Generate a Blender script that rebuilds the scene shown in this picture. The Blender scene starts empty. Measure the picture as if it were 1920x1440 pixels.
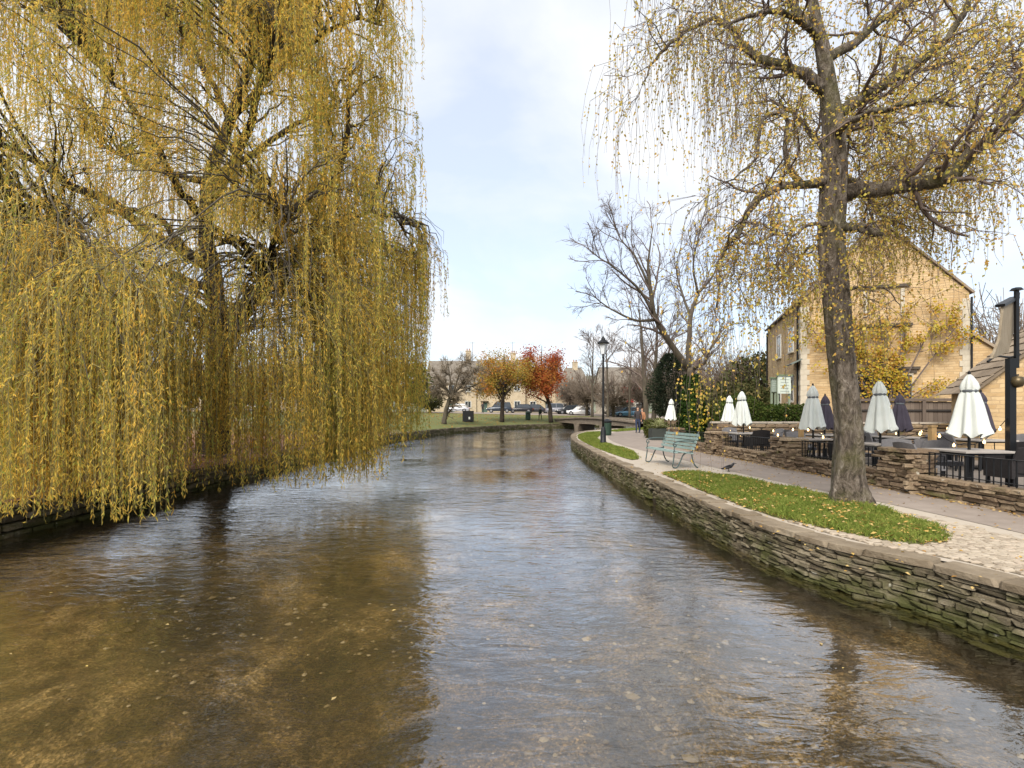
import bpy, bmesh, math, random
import numpy as np
from mathutils import Vector, Matrix
R = math.radians
rng = np.random.default_rng(7)
random.seed(7)
sc = bpy.context.scene
col = sc.collection

# ------------------------------------------------------------------ camera
F = 960.0            # focal length in photograph pixels (1920 wide), horizon at row 772
HY = 772.0
EYE = 1.45           # eye height above the footpath (z = 0); the water is at z = -0.5
WZ = -0.5
cam_d = bpy.data.cameras.new('camera'); cam = bpy.data.objects.new('camera', cam_d); col.objects.link(cam)
cam_d.sensor_width = 36.0; cam_d.lens = F * 36.0 / 1920.0
cam_d.shift_y = (HY - 720.0) / 1920.0
cam_d.clip_start = 0.05; cam_d.clip_end = 5000
cam.location = (0, 0, EYE); cam.rotation_euler = (R(90), 0, 0)
sc.camera = cam
sc.cycles.max_bounces = 6; sc.cycles.diffuse_bounces = 3; sc.cycles.glossy_bounces = 3; sc.cycles.transmission_bounces = 3; sc.cycles.transparent_max_bounces = 6
sc.cycles.caustics_reflective = False; sc.cycles.caustics_refractive = False

# ------------------------------------------------------------------ light
SUN_ELEV, SUN_AZ = 44.0, 205.0      # azimuth clockwise from +Y: behind the camera, a little to the left
sc.view_settings.view_transform = 'Standard'; sc.view_settings.look = 'None'
sc.view_settings.exposure = 1.15; sc.view_settings.gamma = 1.0
sc.view_settings.use_curve_mapping = False
sun_d = bpy.data.lights.new('sun', 'SUN'); sun = bpy.data.objects.new('sun', sun_d); col.objects.link(sun)
sun_d.energy = 2.7; sun_d.angle = R(35); sun_d.color = (1.0, 0.925, 0.82)
_d = Vector((math.sin(R(SUN_AZ)) * math.cos(R(SUN_ELEV)), math.cos(R(SUN_AZ)) * math.cos(R(SUN_ELEV)), math.sin(R(SUN_ELEV))))
sun.rotation_euler = _d.to_track_quat('Z', 'Y').to_euler()

world = bpy.data.worlds.new('World'); sc.world = world; world.use_nodes = True
def build_world():
    nt = world.node_tree; nt.nodes.clear(); N = nt.nodes.new; L = nt.links.new
    out = N('ShaderNodeOutputWorld'); bg = N('ShaderNodeBackground'); bg.inputs[1].default_value = 0.1
    sky = N('ShaderNodeTexSky'); sky.sky_type = 'NISHITA'; sky.sun_disc = False
    sky.sun_elevation = R(SUN_ELEV); sky.sun_rotation = R(SUN_AZ); sky.dust_density = 1.5; sky.air_density = 1.0
    tc = N('ShaderNodeTexCoord'); sep = N('ShaderNodeSeparateXYZ'); L(tc.outputs['Generated'], sep.inputs[0])
    ab = N('ShaderNodeMath'); ab.operation = 'ABSOLUTE'; L(sep.outputs[2], ab.inputs[0])
    ad = N('ShaderNodeMath'); ad.operation = 'ADD'; ad.inputs[1].default_value = 0.35; L(ab.outputs[0], ad.inputs[0])
    dv = N('ShaderNodeVectorMath'); dv.operation = 'DIVIDE'
    cb = N('ShaderNodeCombineXYZ')
    for i in range(3): L(ad.outputs[0], cb.inputs[i])
    L(tc.outputs['Generated'], dv.inputs[0]); L(cb.outputs[0], dv.inputs[1])
    mp = N('ShaderNodeMapping'); mp.inputs['Location'].default_value = (3.1, 1.35, 0.2); mp.inputs['Scale'].default_value = (1.0, 1.0, 1.4)
    L(dv.outputs[0], mp.inputs[0])
    no = N('ShaderNodeTexNoise'); no.inputs['Scale'].default_value = 1.9; no.inputs['Detail'].default_value = 7; no.inputs['Roughness'].default_value = 0.52
    no.inputs['Distortion'].default_value = 0.35
    L(mp.outputs[0], no.inputs[0])
    rp = N('ShaderNodeValToRGB'); rp.color_ramp.elements[0].position = 0.36; rp.color_ramp.elements[0].color = (0.60, 0.60, 0.60, 1)
    rp.color_ramp.elements[1].position = 0.62; rp.color_ramp.elements[1].color = (1, 1, 1, 1)
    L(no.outputs[0], rp.inputs[0])
    mx = N('ShaderNodeMixRGB'); L(rp.outputs[0], mx.inputs[0])
    gain = N('ShaderNodeMixRGB'); gain.blend_type = 'MULTIPLY'; gain.inputs[0].default_value = 1; gain.inputs[2].default_value = (1.0, 1.2, 1.35, 1)
    L(sky.outputs[0], gain.inputs[1]); L(gain.outputs[0], mx.inputs[1])
    mx.inputs[2].default_value = (4.75, 4.85, 5.0, 1)
    L(mx.outputs[0], bg.inputs[0]); L(bg.outputs[0], out.inputs[0])
build_world()

# ------------------------------------------------------------------ small tools
def W(px, py, Y):
    """world point of the photograph pixel at depth Y"""
    return np.array([(px - 960.0) / F * Y, Y, EYE - (py - HY) / F * Y])
def G(px, py, z=0.0):
    Y = F * (EYE - z) / (py - HY); return np.array([(px - 960.0) / F * Y, Y, z])
def lerp(a, b, t): return a + (b - a) * t
def smooth(a, b, x):
    t = np.clip((x - a) / (b - a), 0, 1); return t * t * (3 - 2 * t)
def unit(v):
    v = np.asarray(v, float); return v / np.maximum(np.linalg.norm(v, axis=-1, keepdims=True), 1e-9)
def spline(pts, n, rad=None):
    """Catmull-Rom resample"""
    P = np.asarray(pts, float); m = len(P)
    if m == 2: P = np.array([P[0], (P[0] + P[1]) / 2, P[1]]); rad = None if rad is None else [rad[0], (rad[0] + rad[1]) / 2, rad[1]]; m = 3
    E = np.vstack([2 * P[0] - P[1], P, 2 * P[-1] - P[-2]])
    u = np.linspace(0, m - 1 - 1e-6, n); i = u.astype(int); t = (u - i)[:, None]
    p0, p1, p2, p3 = E[i], E[i + 1], E[i + 2], E[i + 3]
    Q = 0.5 * ((2 * p1) + (-p0 + p2) * t + (2 * p0 - 5 * p1 + 4 * p2 - p3) * t ** 2 + (-p0 + 3 * p1 - 3 * p2 + p3) * t ** 3)
    if rad is None: return Q
    return Q, np.interp(u, np.arange(m), rad)

class MB:
    """collects geometry for ONE mesh object"""
    def __init__(s): s.v = []; s.l = []; s.t = []; s.n = 0; s.mi = []
    def raw(s, V, Fa, mi=0):
        V = np.asarray(V, float).reshape(-1, 3); Fa = np.asarray(Fa, int)
        s.v.append(V); s.l.append((Fa + s.n).ravel()); s.t.append(np.full(len(Fa), Fa.shape[1])); s.mi.append(np.full(len(Fa), mi)); s.n += len(V); return s
    def poly(s, V, mi=0):
        return s.raw(V, [list(range(len(V)))], mi)
    def box(s, c, d, rz=0.0, mi=0, taper=1.0, ch=0.0):
        c = np.asarray(c, float); hx, hy, hz = np.asarray(d, float) / 2
        V = np.array([[x * hx * (taper if z > 0 else 1), y * hy * (taper if z > 0 else 1), z * hz] for z in (-1, 1) for y in (-1, 1) for x in (-1, 1)])
        if rz: ca, sa = math.cos(rz), math.sin(rz); V = V @ np.array([[ca, sa, 0], [-sa, ca, 0], [0, 0, 1]])
        return s.raw(V + c, [[0, 2, 3, 1], [4, 5, 7, 6], [0, 1, 5, 4], [2, 6, 7, 3], [0, 4, 6, 2], [1, 3, 7, 5]], mi)
    def bar(s, a, b, w, h, mi=0):
        """rectangular bar from a to b, w horizontal width, h the other"""
        a = np.asarray(a, float); b = np.asarray(b, float); t = unit(b - a)
        ref = np.array([0, 0, 1.]) if abs(t[2]) < .95 else np.array([0, 1., 0])
        u = unit(np.cross(t, ref)) * w / 2; q = unit(np.cross(u, t)) * h / 2
        V = [a - u - q, a + u - q, a + u + q, a - u + q, b - u - q, b + u - q, b + u + q, b - u + q]
        return s.raw(V, [[0, 3, 2, 1], [4, 5, 6, 7], [0, 1, 5, 4], [1, 2, 6, 5], [2, 3, 7, 6], [3, 0, 4, 7]], mi)
    def tubes(s, P, Rd, k=3, caps=False, mi=0, jit=None):
        """P (S,n,3) polylines, Rd (S,n) radii"""
        P = np.asarray(P, float); Rd = np.asarray(Rd, float)
        if P.ndim == 2: P = P[None]; Rd = Rd[None]
        S, n, _ = P.shape
        T = np.gradient(P, axis=1); T = unit(T)
        T0 = unit(P[:, -1] - P[:, 0])
        ref = np.where((np.abs(T0[:, 2:3]) < .8), np.array([[0, 0, 1.]]), np.array([[0.1, 1., 0]]))[:, None, :]
        U = unit(np.cross(T, np.broadcast_to(ref, T.shape))); Q = np.cross(T, U)
        a = np.arange(k) * 2 * math.pi / k
        rr = Rd[:, :, None] * np.ones(k)
        if jit is not None: rr = rr * jit
        V = P[:, :, None, :] + rr[..., None] * (np.cos(a)[None, None, :, None] * U[:, :, None, :] + np.sin(a)[None, None, :, None] * Q[:, :, None, :])
        base = (np.arange(S) * n * k)[:, None, None]; ii = (np.arange(n - 1) * k)[None, :, None]; jj = np.arange(k)[None, None, :]; j2 = (jj + 1) % k
        Fa = np.stack(np.broadcast_arrays(base + ii + jj, base + ii + k + jj, base + ii + k + j2, base + ii + j2), -1).reshape(-1, 4)
        n0 = s.n; s.raw(V, Fa, mi)
        if caps:
            for q in range(S):
                b = n0 + q * n * k
                for ring in ([b + j for j in range(k)], [b + (n - 1) * k + j for j in range(k)][::-1]):
                    s.l.append(np.array(ring)); s.t.append(np.array([k])); s.mi.append(np.array([mi]))
        return s
    def tube(s, pts, rad, k=8, mi=0, caps=True, n=None):
        P = np.asarray(pts, float); rad = np.broadcast_to(np.asarray(rad, float), (len(P),))
        if n: P, rad = spline(P, n, list(rad))
        return s.tubes(P[None], np.array(rad)[None], k, caps, mi)
    def lathe(s, prof, c=(0, 0, 0), k=16, mi=0, mod=None):
        prof = np.asarray(prof, float); a = np.arange(k) * 2 * math.pi / k; c = np.asarray(c, float); n = len(prof)
        r = prof[:, 0][:, None] * np.ones(k)
        if mod is not None: r = r * mod
        V = np.stack([r * np.cos(a), r * np.sin(a), prof[:, 1][:, None] * np.ones(k)], -1) + c
        Fa = [[i * k + j, i * k + (j + 1) % k, (i + 1) * k + (j + 1) % k, (i + 1) * k + j] for i in range(n - 1) for j in range(k)]
        n0 = s.n; s.raw(V, Fa, mi)
        for ring in ([n0 + j for j in range(k)][::-1], [n0 + (n - 1) * k + j for j in range(k)]):
            s.l.append(np.array(ring)); s.t.append(np.array([k])); s.mi.append(np.array([mi]))
        return s
    def leaves(s, C, D, N, L, Wd, mi=0):
        C = np.asarray(C, float); D = unit(D); S_ = unit(np.cross(D, N)); L = np.asarray(L, float).reshape(-1, 1); Wd = np.asarray(Wd, float).reshape(-1, 1)
        Nn = np.cross(S_, D)
        V = np.stack([C, C + D * L * .45 + S_ * Wd / 2 + Nn * Wd * .15, C + D * L, C + D * L * .45 - S_ * Wd / 2 + Nn * Wd * .15], 1)
        return s.raw(V, np.arange(len(C) * 4).reshape(-1, 4), mi)
    def mesh(s, name, smooth=False):
        me = bpy.data.meshes.new(name)
        V = np.concatenate(s.v); Lp = np.concatenate(s.l); T = np.concatenate(s.t); mi = np.concatenate(s.mi)
        me.vertices.add(len(V)); me.vertices.foreach_set('co', V.astype(np.float32).ravel())
        me.loops.add(len(Lp)); me.loops.foreach_set('vertex_index', Lp.astype(np.int32))
        me.polygons.add(len(T)); me.polygons.foreach_set('loop_start', (np.cumsum(T) - T).astype(np.int32)); me.polygons.foreach_set('loop_total', T.astype(np.int32))
        if mi.any(): me.polygons.foreach_set('material_index', mi.astype(np.int32))
        me.update(calc_edges=True)
        me.polygons.foreach_set('use_smooth', np.full(len(T), smooth))
        return me
    def build(s, name, mat, parent=None, smooth=False, loc=None, rz=0, label=None):
        return obj(name, s.mesh(name, smooth), mat, parent, loc, rz, label)

def obj(name, me, mat=None, parent=None, loc=None, rz=0, label=None):
    if mat is not None and not me.materials:
        for m in (mat if isinstance(mat, (list, tuple)) else [mat]): me.materials.append(m)
    o = bpy.data.objects.new(name, me); col.objects.link(o)
    if parent is not None: o.parent = parent
    if loc is not None: o.location = [float(x) for x in loc]
    if rz: o.rotation_euler[2] = rz
    if label: o['label'] = label
    return o
def tag(o, label, cat, group=None):
    o['label'] = label; o['category'] = cat
    if group: o['group'] = group
    return o
def thing(name, label, cat, loc=(0, 0, 0), rz=0, group=None):
    o = bpy.data.objects.new(name, None); col.objects.link(o); o.empty_display_size = .2
    o.location = [float(x) for x in loc]; o.rotation_euler[2] = rz
    return tag(o, label, cat, group)
def structure(name, mb, mat, smooth=False):
    o = mb.build(name, mat, None, smooth); o['kind'] = 'structure'; return o
def stuff(o): o['kind'] = 'stuff'; return o
def dup(root, loc, rz=0, label=None, group=None, scale=None):
    r = root.copy(); col.objects.link(r); r.location = [float(x) for x in loc]; r.rotation_euler[2] = rz
    if label: r['label'] = label
    if group: r['group'] = group
    if scale: r.scale = (scale,) * 3
    for ch in root.children:
        c = ch.copy(); col.objects.link(c); c.parent = r
        for g in ch.children:
            d = g.copy(); col.objects.link(d); d.parent = c
    return r

# ------------------------------------------------------------------ materials
def newmat(name):
    m = bpy.data.materials.new(name); m.use_nodes = True; nt = m.node_tree
    b = nt.nodes['Principled BSDF']; return m, nt, nt.nodes.new, nt.links.new, b
def ramp(N, cols, pos=None, interp='LINEAR'):
    r = N('ShaderNodeValToRGB'); e = r.color_ramp.elements; r.color_ramp.interpolation = interp
    n = len(cols)
    while len(e) < n: e.new(0.5)
    for i, c in enumerate(cols):
        e[i].position = (pos[i] if pos else i / max(1, n - 1)); e[i].color = (*c, 1)
    return r
def rnd_island(N, L):
    """a random number for each piece: by object and by loose mesh island"""
    g = N('ShaderNodeNewGeometry'); o = N('ShaderNodeObjectInfo')
    a = N('ShaderNodeMath'); a.operation = 'ADD'; L(g.outputs['Random Per Island'], a.inputs[0]); L(o.outputs['Random'], a.inputs[1])
    f = N('ShaderNodeMath'); f.operation = 'FRACT'; L(a.outputs[0], f.inputs[0]); return f.outputs[0]
def noise(N, L, scale, detail=4, rough=.55, vec=None, dist=0.0, coord='Object', sc3=None):
    t = N('ShaderNodeTexNoise'); t.inputs['Scale'].default_value = scale; t.inputs['Detail'].default_value = detail
    t.inputs['Roughness'].default_value = rough; t.inputs['Distortion'].default_value = dist
    if vec is None:
        if coord == 'World': g = N('ShaderNodeNewGeometry'); vec = g.outputs['Position']
        else: c = N('ShaderNodeTexCoord'); vec = c.outputs[coord]
    if sc3: mp = N('ShaderNodeMapping'); mp.inputs['Scale'].default_value = sc3; L(vec, mp.inputs[0]); vec = mp.outputs[0]
    L(vec, t.inputs['Vector']); return t.outputs[0]
def mixc(N, L, fac, a, b, mode='MIX'):
    m = N('ShaderNodeMixRGB'); m.blend_type = mode
    for i, x in ((0, fac), (1, a), (2, b)):
        if hasattr(x, 'is_output'): L(x, m.inputs[i])
        elif isinstance(x, (int, float)): m.inputs[i].default_value = x
        else: m.inputs[i].default_value = (*x, 1)
    return m.outputs[0]
def mathn(N, L, op, a, b=None, clamp=False):
    m = N('ShaderNodeMath'); m.operation = op; m.use_clamp = clamp
    for i, x in ((0, a), (1, b)):
        if x is None: continue
        if hasattr(x, 'is_output'): L(x, m.inputs[i])
        else: m.inputs[i].default_value = x
    return m.outputs[0]
def bump(N, L, h, b, strength=.4, dist=.02):
    n = N('ShaderNodeBump'); n.inputs['Strength'].default_value = strength; n.inputs['Distance'].default_value = dist
    L(h, n.inputs['Height']); L(n.outputs[0], b.inputs['Normal'])
def surf(name, cols, scale=4.0, rough=.85, bmp=.3, bscale=None, coord='Object', island=0.0, detail=6, pos=None, metal=0.0, bdist=.01, sc3=None, spec=.3, big=0.0, bigscale=.6):
    """noise-mottled surface; island > 0 adds a tone for each piece"""
    m, nt, N, L, b = newmat(name)
    f = noise(N, L, scale, detail, .6, coord=coord, sc3=sc3)
    f = mathn(N, L, 'MULTIPLY_ADD', f, 1.5); f.node.inputs[2].default_value = -.25
    if island:
        r = rnd_island(N, L)
        f = mathn(N, L, 'ADD', mathn(N, L, 'MULTIPLY', f, 1 - island), mathn(N, L, 'MULTIPLY', r, island))
    if big:
        g = noise(N, L, bigscale, 3, .5, coord='World'); f = mathn(N, L, 'ADD', mathn(N, L, 'MULTIPLY', f, 1 - big), mathn(N, L, 'MULTIPLY', g, big))
    rp = ramp(N, cols, pos); L(f, rp.inputs[0]); L(rp.outputs[0], b.inputs['Base Color'])
    b.inputs['Roughness'].default_value = rough; b.inputs['Metallic'].default_value = metal; b.inputs['Specular IOR Level'].default_value = spec
    if bmp: bump(N, L, noise(N, L, bscale or scale * 4, 5, .65, coord=coord, sc3=sc3), b, bmp, bdist)
    return m
def flat(name, c, rough=.5, metal=0.0, spec=.4, var=.12, scale=6.0):
    c = np.array(c); return surf(name, [tuple(c * (1 - var)), tuple(np.minimum(c * (1 + var), 1))], scale, rough, .12, None, 'Object', 0, 4, None, metal, .003, None, spec)
def leafmat(name, cols, pos=None, spread=.55, nscale=.35, trans=.35, nsc3=None):
    m, nt, N, L, b = newmat(name); nt.nodes.remove(b); out = nt.nodes['Material Output']
    r = rnd_island(N, L); g = noise(N, L, nscale, 3, .6, coord='World', sc3=nsc3)
    g = mathn(N, L, 'MULTIPLY_ADD', g, 2.2); g.node.inputs[2].default_value = -.6
    f = mathn(N, L, 'ADD', mathn(N, L, 'MULTIPLY', r, spread), mathn(N, L, 'MULTIPLY', g, 1 - spread), True)
    rp = ramp(N, cols, pos); L(f, rp.inputs[0])
    d = N('ShaderNodeBsdfDiffuse'); t = N('ShaderNodeBsdfTranslucent'); mx = N('ShaderNodeMixShader'); mx.inputs[0].default_value = trans
    L(rp.outputs[0], d.inputs[0]); L(rp.outputs[0], t.inputs[0]); L(d.outputs[0], mx.inputs[1]); L(t.outputs[0], mx.inputs[2]); L(mx.outputs[0], out.inputs[0])
    return m
def wallstone(name, cols, moss=(.07, .085, .018), mlo=.52, mhi=.66, scale=9.0, low=None):
    m, nt, N, L, b = newmat(name)
    f = mathn(N, L, 'ADD', mathn(N, L, 'MULTIPLY', rnd_island(N, L), .6), mathn(N, L, 'MULTIPLY_ADD', noise(N, L, scale * 1.6, 8, .75, coord='World'), 1.3)); f.node.inputs[1].links[0].from_node.inputs[2].default_value = -.42
    rp = ramp(N, cols); L(f, rp.inputs[0])
    mo = noise(N, L, 1.6, 7, .68, coord='World', sc3=(1, 1, 2.2))
    if low is not None:
        g = N('ShaderNodeNewGeometry'); sp = N('ShaderNodeSeparateXYZ'); L(g.outputs['Position'], sp.inputs[0])
        mr = N('ShaderNodeMapRange'); mr.inputs[1].default_value = low[0]; mr.inputs[2].default_value = low[1]; mr.inputs[3].default_value = low[2]; mr.inputs[4].default_value = 0
        L(sp.outputs[2], mr.inputs[0]); mo = mathn(N, L, 'ADD', mo, mr.outputs[0])
    mr2 = N('ShaderNodeMapRange'); mr2.inputs[1].default_value = mlo; mr2.inputs[2].default_value = mhi; L(mo, mr2.inputs[0])
    c = mixc(N, L, mathn(N, L, 'MULTIPLY', mr2.outputs[0], .85), rp.outputs[0], moss)
    # pale lichen spots
    li = noise(N, L, 7.5, 3, .5, coord='World'); lr = N('ShaderNodeMapRange'); lr.inputs[1].default_value = .70; lr.inputs[2].default_value = .73; L(li, lr.inputs[0])
    c = mixc(N, L, mathn(N, L, 'MULTIPLY', lr.outputs[0], .7), c, (.48, .46, .38))
    L(c, b.inputs['Base Color']); b.inputs['Roughness'].default_value = .9; b.inputs['Specular IOR Level'].default_value = .2
    bump(N, L, noise(N, L, 22, 8, .75, coord='World'), b, 1.0, .03)
    return m

MAT = {}
MAT['river_stone'] = wallstone('river_stone', [(.05, .04, .027), (.12, .098, .064), (.205, .17, .115), (.32, .275, .20)], (.06, .066, .016), .50, .68, low=(-.5, -.1, .16))
MAT['coping'] = surf('coping_stone_face', [(.07, .055, .03), (.155, .12, .08), (.235, .19, .135), (.31, .265, .20)], 5.0, .9, .8, 18, 'World', .35, 9, bdist=.025)
MAT['mortar'] = surf('mortar', [(.03, .024, .016), (.075, .06, .04)], 10, .95, .5, 40, 'World')
MAT['garden_stone'] = wallstone('garden_stone', [(.07, .05, .035), (.17, .12, .08), (.27, .20, .13), (.36, .28, .19)], (.09, .10, .02), .55, .72)
MAT['sett'] = surf('sett_stone', [(.20, .16, .12), (.30, .25, .19), (.38, .325, .255), (.35, .275, .21)], 7, .85, .45, 50, 'World', .7, bdist=.006)
MAT['joint'] = surf('joint_sand', [(.13, .105, .075), (.22, .18, .13)], 9, .95, .4, 60, 'World')
MAT['asphalt'] = surf('worn_asphalt', [(.14, .11, .092), (.215, .178, .15), (.275, .23, .195), (.335, .285, .245)], 3.2, .9, .5, 160, 'World', 0, 12, bdist=.006, big=.45, bigscale=.9)
MAT['paving'] = surf('pale_paving', [(.28, .24, .20), (.38, .33, .27), (.45, .40, .33)], 5, .9, .35, 90, 'World', .25, 8, bdist=.004, big=.3)
MAT['patio'] = surf('patio_stone', [(.12, .10, .085), (.22, .19, .16)], 4, .9, .3, 50, 'World')
MAT['soil'] = surf('lawn_soil', [(.05, .05, .018), (.085, .09, .028), (.13, .10, .05)], 8, .95, .5, 60, 'World')
MAT['bark_willow'] = surf('willow_bark', [(.018, .013, .010), (.045, .034, .025), (.08, .065, .048)], 6, .95, .8, 22, 'World', sc3=(1, 1, .25), bdist=.03)
MAT['bark_grey'] = surf('bare_bark', [(.03, .025, .018), (.075, .062, .045), (.12, .105, .065)], 5, .95, .5, 30, 'World', sc3=(1, 1, .3), bdist=.02)
MAT['twig'] = surf('twig_bark', [(.09, .065, .055), (.16, .125, .105)], 3, .9, 0, None, 'World')
MAT['twig_warm'] = surf('warm_twig', [(.12, .10, .035), (.21, .17, .06)], 3, .9, 0, None, 'World')

# ------------------------------------------------------------------ banks and terrain
def resample(pts, step):
    P = np.asarray(pts, float); Q = spline(P, 60 * len(P)); d = np.r_[0, np.cumsum(np.linalg.norm(np.diff(Q, axis=0), axis=1))]
    n = max(2, int(d[-1] / step)); u = np.linspace(0, d[-1], n + 1); return np.stack([np.interp(u, d, Q[:, k]) for k in range(P.shape[1])], 1)
LEFT = resample([(-8.6, -14), (-8.2, 0), (-7.9, 10), (-7.9, 18), (-8.0, 28), (-7.2, 38), (-5.3, 46), (-2.4, 52), (1.4, 58.5), (7.4, 64), (20, 71), (60, 84)], 1.0)
RIGHT = resample([(9.5, -14), (6.6, -4), (5.0, 1.5), (4.05, 4.75), (3.62, 5.4), (3.3, 6.4), (3.12, 8.2), (3.06, 10.4), (3.0, 12.5), (2.97, 17), (3.05, 22), (3.25, 27.8), (4.2, 34.5), (6.2, 40), (9.6, 44.5), (20, 51), (60, 62)], 0.25)
def dist_left(x, y):
    d = np.sqrt((LEFT[:, 0][None] - np.ravel(x)[:, None]) ** 2 + (LEFT[:, 1][None] - np.ravel(y)[:, None]) ** 2); return d.min(1).reshape(np.shape(x))
def gz(x, y):
    """height of the far and left bank"""
    x = np.asarray(x, float); y = np.asarray(y, float); d = dist_left(x, y); w = smooth(34, 48, y)
    near = np.interp(d, [0, 10, 25, 60, 500], [0.02, .10, .45, 1.35, 1.5]); far = np.interp(d, [0, 1.5, 9, 22, 45, 500], [0.02, .12, .80, 1.28, 1.45, 1.6])
    return near * (1 - w) + far * w
def build_terrain():
    T = np.gradient(LEFT, axis=0); T = unit(T); Nn = np.stack([-T[:, 1], T[:, 0]], 1)
    offs = [0, .35, .9, 1.8, 3, 5, 7, 9, 12, 16, 22, 30, 45, 70, 120, 250, 700]
    V = []
    for t in offs:
        p = LEFT + Nn * t; z = gz(p[:, 0], p[:, 1]); z = z + (0 if t == 0 else 1) * rng.normal(0, .012, len(p))
        V.append(np.c_[p, z])
    n = len(LEFT); V = np.array(V)
    Fa = [[i * n + j, i * n + j + 1, (i + 1) * n + j + 1, (i + 1) * n + j] for i in range(len(offs) - 1) for j in range(n - 1)]
    m, nt, N, L, b = newmat('bank_turf')
    g = ramp(N, [(.045, .06, .012), (.085, .11, .02), (.13, .14, .035)]); L(noise(N, L, 1.2, 8, .7, coord='World'), g.inputs[0])
    l = ramp(N, [(.09, .04, .02), (.20, .085, .04), (.26, .15, .07)]); L(noise(N, L, 6, 8, .75, coord='World'), l.inputs[0])
    ge = N('ShaderNodeNewGeometry'); sp = N('ShaderNodeSeparateXYZ'); L(ge.outputs['Position'], sp.inputs[0])
    mr = N('ShaderNodeMapRange'); mr.inputs[1].default_value = 28; mr.inputs[2].default_value = 40; mr.inputs[3].default_value = .95; mr.inputs[4].default_value = .10; L(sp.outputs[1], mr.inputs[0])
    mx_ = N('ShaderNodeMapRange'); mx_.inputs[1].default_value = -40; mx_.inputs[2].default_value = -28; L(sp.outputs[0], mx_.inputs[0])
    k = mathn(N, L, 'MULTIPLY', mathn(N, L, 'MULTIPLY', mr.outputs[0], mx_.outputs[0]), mathn(N, L, 'MULTIPLY_ADD', noise(N, L, .8, 4, .6, coord='World'), 1.6, True)); k.node.inputs[0].links[0].from_node.inputs[2].default_value = .15
    L(mixc(N, L, k, g.outputs[0], l.outputs[0]), b.inputs['Base Color']); b.inputs['Roughness'].default_value = .95
    bump(N, L, noise(N, L, 12, 6, .7, coord='World'), b, .6, .05)
    structure('far_bank_ground', MB().raw(V, Fa), m, True)
    # right bank base sheet (under the patio) and raised pavement
    rb = RIGHT[RIGHT[:, 1] > -13]
    poly = [(x + .28, y, -.13) for x, y in rb] + [(420, 80, -.13), (420, -14, -.13)]
    me = bpy.data.meshes.new('right_bank_ground'); bm = bmesh.new(); f = bm.faces.new([bm.verts.new(p) for p in poly]); bmesh.ops.triangulate(bm, faces=[f]); bm.normal_update()
    for q in bm.faces:
        if q.normal.z < 0: q.normal_flip()
    bm.to_mesh(me); bm.free(); o = obj('right_bank_ground', me, MAT['patio']); o['kind'] = 'structure'
build_terrain()

def sheet(name, pts, z, mat, thick=0.0):
    """flat polygon sheet, triangulated; pts (x, y)"""
    me = bpy.data.meshes.new(name); bm = bmesh.new(); f = bm.faces.new([bm.verts.new((float(p[0]), float(p[1]), z)) for p in pts])
    f.normal_update()
    if f.normal.z < 0: f.normal_flip()
    if thick:
        r = bmesh.ops.extrude_face_region(bm, geom=[f]); bmesh.ops.translate(bm, verts=[v for v in r['geom'] if isinstance(v, bmesh.types.BMVert)], vec=(0, 0, thick))
    bmesh.ops.triangulate(bm, faces=bm.faces[:]); bmesh.ops.recalc_face_normals(bm, faces=bm.faces[:]) if thick else None
    bm.to_mesh(me); bm.free(); o = obj(name, me, mat); o['kind'] = 'structure'; return o
# line of the low garden wall along the patio
GWALL = resample([(7.6, -2), (7.36, 4), (7.3, 8.8), (7.2, 12), (7.1, 14), (6.95, 18), (6.8, 21.5)], .25)
GW_END = [(7.6, 24), (8.6, 26.5), (9.6, 29)]
def gwx(y): return np.interp(y, GWALL[:, 1], GWALL[:, 0])
inner = [(x + .26, y) for x, y in RIGHT if -6 < y < 46]
pav = inner + [(13, 46), (12, 36), (9.6, 29), (8.6, 26.5), (7.6, 24)] + [(x + .05, y) for x, y in GWALL[::-4]] + [(7.65, -6)]
sheet('pavement', pav, -.006, MAT['paving'])
# asphalt footpath
pl = [(6.25, -2), (6.18, 4), (6.1, 6.2), (5.95, 8), (5.6, 10.2), (5.3, 13), (5.15, 15.5), (4.95, 18), (4.8, 21.4), (4.95, 25.3), (5.6, 30), (6.8, 35), (9.0, 40), (12, 43)]
pr = [(12.5, 41), (11.2, 36), (9.3, 29), (8.3, 26.5), (7.3, 24), (6.78, 21.5)]
PATH_L = resample(pl, .5)
sheet('asphalt_path', [tuple(p) for p in PATH_L] + pr + [(x - .02, y) for x, y in GWALL[::-4]], 0.0, MAT['asphalt'])

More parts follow.
